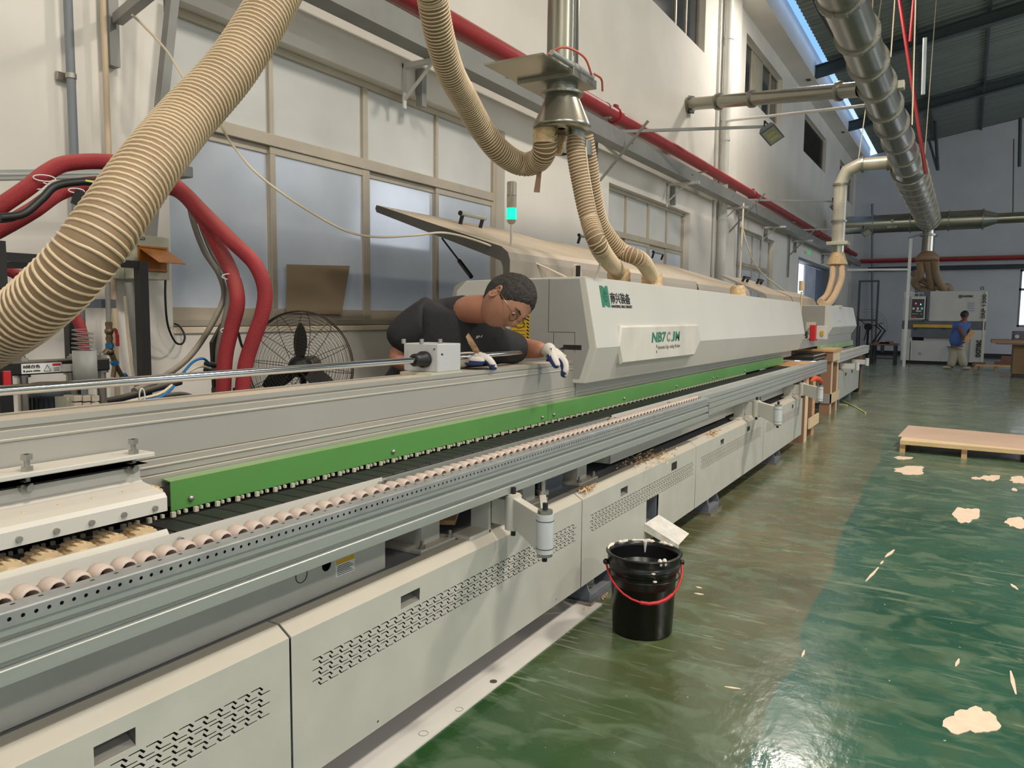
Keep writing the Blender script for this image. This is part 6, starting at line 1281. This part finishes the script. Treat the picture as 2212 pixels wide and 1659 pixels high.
# ---------------------------------------------------------------- worker at the near machine
PN = thing('person', (-2.35, 3.15, 0), 'man in glasses, dark grey T-shirt and work gloves leaning over the near machine', 'person')
m_face = mat('face_skin', (158, 112, 90), .5, var=.07, vs=22)
m_hair = mat('dark_grey_hair', (46, 42, 39), .7, var=.7, vs=60, bump=1.0, bs=180)
m_shirt = mat('charcoal_cotton', (37, 36, 39), .85, var=.12, vs=5, bump=.35, bs=28)
m_glove = mat('knit_glove', (206, 200, 190), .85, var=.05, vs=30, bump=.3, bs=400)
m_glovep = mat('blue_latex', (42, 62, 118), .5, var=.1, vs=30)
S_ = 1.16
rgt, dwn_, fwd_ = xr.copy(), dwn.copy(), fw.copy()
hc = at(1095, 652, d=3.5)
ff = rgt*.40+dwn_*.74-fwd_*.52; uu_ = rgt*.78-dwn_*.60-fwd_*.12
hd, HQ = head(PN, hc, ff, uu_, S_, m_face, m_hair, True)
neck0 = at(1046, 668, d=3.56); neck1 = at(1005, 668, d=3.68)
shR, elR = at(925, 672, d=3.68), at(850, 780, d=3.72); wrR = at(985, 800, d=3.62)
shL, elL, wrL = at(1068, 740, d=3.78), at(1130, 752, d=3.92), at(1180, 757, d=3.82)
chest = at(985, 745, d=3.78); belly = at(905, 830, d=3.9); pel = at(850, 930, d=4.0)
# skin: neck, arms, trunk core, legs in one surface
V = [pel, belly, chest, neck1, neck0, hc+uu_.normalized()*-.02, shR, elR, wrR, shL, elL, wrL, pel+Vector((-.05, -.14, -.1)), pel+Vector((-.05, -.14, -.5)), pel+Vector((-.05, -.14, -.9)), pel+Vector((-.05, .14, -.1)), pel+Vector((-.05, .14, -.5)), pel+Vector((-.05, .14, -.9))]
zf = .05
for i in (14, 17): V[i] = Vector((V[i].x, V[i].y, zf))
for i in (13, 16): V[i] = Vector((V[i].x, V[i].y, .5))
Ed = [(0, 1), (1, 2), (2, 3), (3, 4), (4, 5), (2, 6), (6, 7), (7, 8), (2, 9), (9, 10), (10, 11), (0, 12), (12, 13), (13, 14), (0, 15), (15, 16), (16, 17)]
rad = [.10, .09, .09, .075, .068, .06, .05, .06, .038, .065, .056, .04, .08, .06, .045, .08, .06, .045]
skin_mesh('body', V, Ed, [r*1.05 for r in rad], m_skin, PN)
# T-shirt with sleeves
V = [pel, at(880, 860, d=3.95), at(930, 800, d=3.85), at(980, 735, d=3.8), at(1002, 676, d=3.72), at(922, 680, d=3.68), at(884, 714, d=3.7), at(850, 756, d=3.71), shL, at(1098, 752, d=3.85), at(1136, 752, d=3.9), at(1019, 664, d=3.66)]
Ed = [(0, 1), (1, 2), (2, 3), (3, 4), (3, 5), (5, 6), (6, 7), (3, 8), (8, 9), (9, 10), (4, 11)]
skin_mesh('t_shirt', V, Ed, [.17, .18, .185, .17, .108, .10, .112, .09, .11, .09, .085, .088], m_shirt, PN)
for w, p_, dd in ((.070, at(858, 752, d=3.71), at(862, 768, d=3.72)-at(888, 708, d=3.7)), (.068, at(1134, 752, d=3.9), at(1150, 754, d=3.88)-at(1098, 752, d=3.85))):
    dd.normalize(); continue; a_ = dd.orthogonal().normalized(); b_ = dd.cross(a_)
    obj('sleeve_hem', MB().tube([p_+(a_*math.cos(t*PI/10)+b_*math.sin(t*PI/10))*w for t in range(20)], .006, 8, closed=True), m_shirt, PN)
tp_ = at(1037, 731, d=3.57); text('shirt_lettering', 'JJU', .03, m_paper, PN, tp_-rgt*.02, rgt-dwn_*-.12*-1, -dwn_, width=.03, squeeze=.012)
# trousers
V = [pel, pel+Vector((-.05, -.14, -.1)), Vector((pel.x-.05, pel.y-.14, .5)), Vector((pel.x-.05, pel.y-.14, .08)), pel+Vector((-.05, .14, -.1)), Vector((pel.x-.05, pel.y+.14, .5)), Vector((pel.x-.05, pel.y+.14, .08))]
skin_mesh('trousers', V, [(0, 1), (1, 2), (2, 3), (0, 4), (4, 5), (5, 6)], [.15, .11, .085, .07, .11, .085, .07], mat('dark_trousers', (34, 34, 38), .85), PN)
for s in (-.14, .14): obj('shoe', MB().ball((pel.x+.02, pel.y+s, .04), (.14, .055, .045)), m_black, PN)
# gloves
def glove(w, d, n, side, curls, thumb, lab):
    V, Ed, rad = hand(PN, w, d, n, S_*1.08, side, curls, m_glove, thumb=thumb)
    rad = [(r[0]*1.6, r[1]*1.6) if isinstance(r, tuple) else r*1.6 for r in rad]
    g_ = skin_mesh('glove', V, Ed, rad, m_glove, PN, root=2, sub=2); 
    dn2 = Vector(d).normalized(); nn = (Vector(n)-dn2*Vector(n).dot(dn2)).normalized(); me = g_.data; me.materials.append(m_glovep); o0 = org(PN)
    w = Vector(w)
    for p_ in me.polygons:
        c_ = Vector(p_.center)+o0-w
        if p_.normal.dot(nn) > .25 and c_.dot(dn2) > .02: p_.material_index = 1
    return g_
glove(wrL+rgt*.01, rgt*.72+dwn_*.55-fwd_*.2, dwn_*.75-rgt*.55-fwd_*.1, -1, (.75, .8, .85, .9), (.6, .4), 'left')
glove(at(1000, 778, d=3.5), rgt*.93-dwn_*.12-fwd_*.15, dwn_*.95+rgt*.1-fwd_*.1, -1, (.7, .8, .85, .9), (.3, .2), 'right')
obj('wood_scraper', MB().poly([at(1006, 727, d=3.38), at(1012, 719, d=3.38), at(1024, 737, d=3.38), at(1036, 758, d=3.4), at(1033, 764, d=3.4), at(1024, 762, d=3.4), at(1012, 742, d=3.38)], .006, -fwd_), mat('worn_blade', (150, 118, 84), .5, var=.35, vs=60), label='worn brown scraper held upright in the near worker hand', cat='tool')
# ---------------------------------------------------------------- worker at the sander
fb = at(2067, 798, z=0); PB_ = thing('person', (fb.x, fb.y, 0), 'man in a blue shirt and beige trousers standing at the sanding machine, back turned', 'person')
YP = fb.y
def pf(u, v, dy=0.): return at(u, v, y=YP+dy)
m_sk2 = mat('tanned_skin', (112, 74, 56), .6)
V = [pf(2066, 742), pf(2070, 722), pf(2076, 702), pf(2083, 693), pf(2086, 686), pf(2066, 700, -.18), pf(2082, 722, -.25), pf(2080, 738, -.2), pf(2092, 704, .18), pf(2095, 722, .1), pf(2092, 732, .0), pf(2058, 752), pf(2060, 774), pf(2052, 797), pf(2073, 752), pf(2078, 774), pf(2082, 797)]
Ed = [(0, 1), (1, 2), (2, 3), (3, 4), (2, 5), (5, 6), (6, 7), (2, 8), (8, 9), (9, 10), (0, 11), (11, 12), (12, 13), (0, 14), (14, 15), (15, 16)]
skin_mesh('body', V, Ed, [.07, .1, .12, .07, .065, .07, .06, .045, .07, .06, .045, .1, .08, .06, .1, .08, .06], m_sk2, PB_, sub=1)
V = [pf(2063, 751), pf(2069, 726), pf(2075, 704), pf(2068, 701, -.15), pf(2073, 709, -.22), pf(2090, 702, .16), pf(2093, 710, .14)]
skin_mesh('blue_shirt', V, [(0, 1), (1, 2), (2, 3), (3, 4), (2, 5), (5, 6)], [.22, .21, .19, .12, .1, .115, .1], mat('blue_cotton', (66, 96, 156), .8), PB_, sub=1)
V = [pf(2066, 736), pf(2061, 754), pf(2061, 774), pf(2052, 793), pf(2071, 754), pf(2077, 774), pf(2083, 793)]
skin_mesh('beige_trousers', V, [(0, 1), (1, 2), (2, 3), (0, 4), (4, 5), (5, 6)], [.2, .16, .125, .12, .16, .125, .12], mat('beige_cotton', (168, 160, 140), .8, var=.1, vs=9), PB_, sub=1)
for u in (2046, 2086): q = pf(u, 799); obj('shoe', MB().ball((q.x, q.y, .05), (.13, .08, .05)), mat('dusty_shoe', (176, 160, 138), .8), PB_)
head(PB_, pf(2083.5, 681), (.75, .75, -.35), (.2, .1, 1), 1.05, m_sk2, mat('black_hair', (22, 20, 20), .6), name='head')
for dy in (-.2, 0): q = pf(2081 if dy else 2092, 738 if dy else 733, dy); obj('hand', MB().ball(q, (.04, .04, .05)).tube([q, q+Vector((.05, .02, -.03))], [.02, .012], 6).tube([q, q+Vector((.06, 0, -.01))], [.018, .012], 6), m_sk2, PB_)
obj('held_board', MB().poly([pf(2078, 737, -.24), pf(2098, 712, -.24), pf(2107, 716, -.24), pf(2092, 741, -.24)], .02, (0, -1, 0)), m_ply, label='piece of brown board in the hands of the man in blue', cat='board')
bpy.context.view_layer.update()
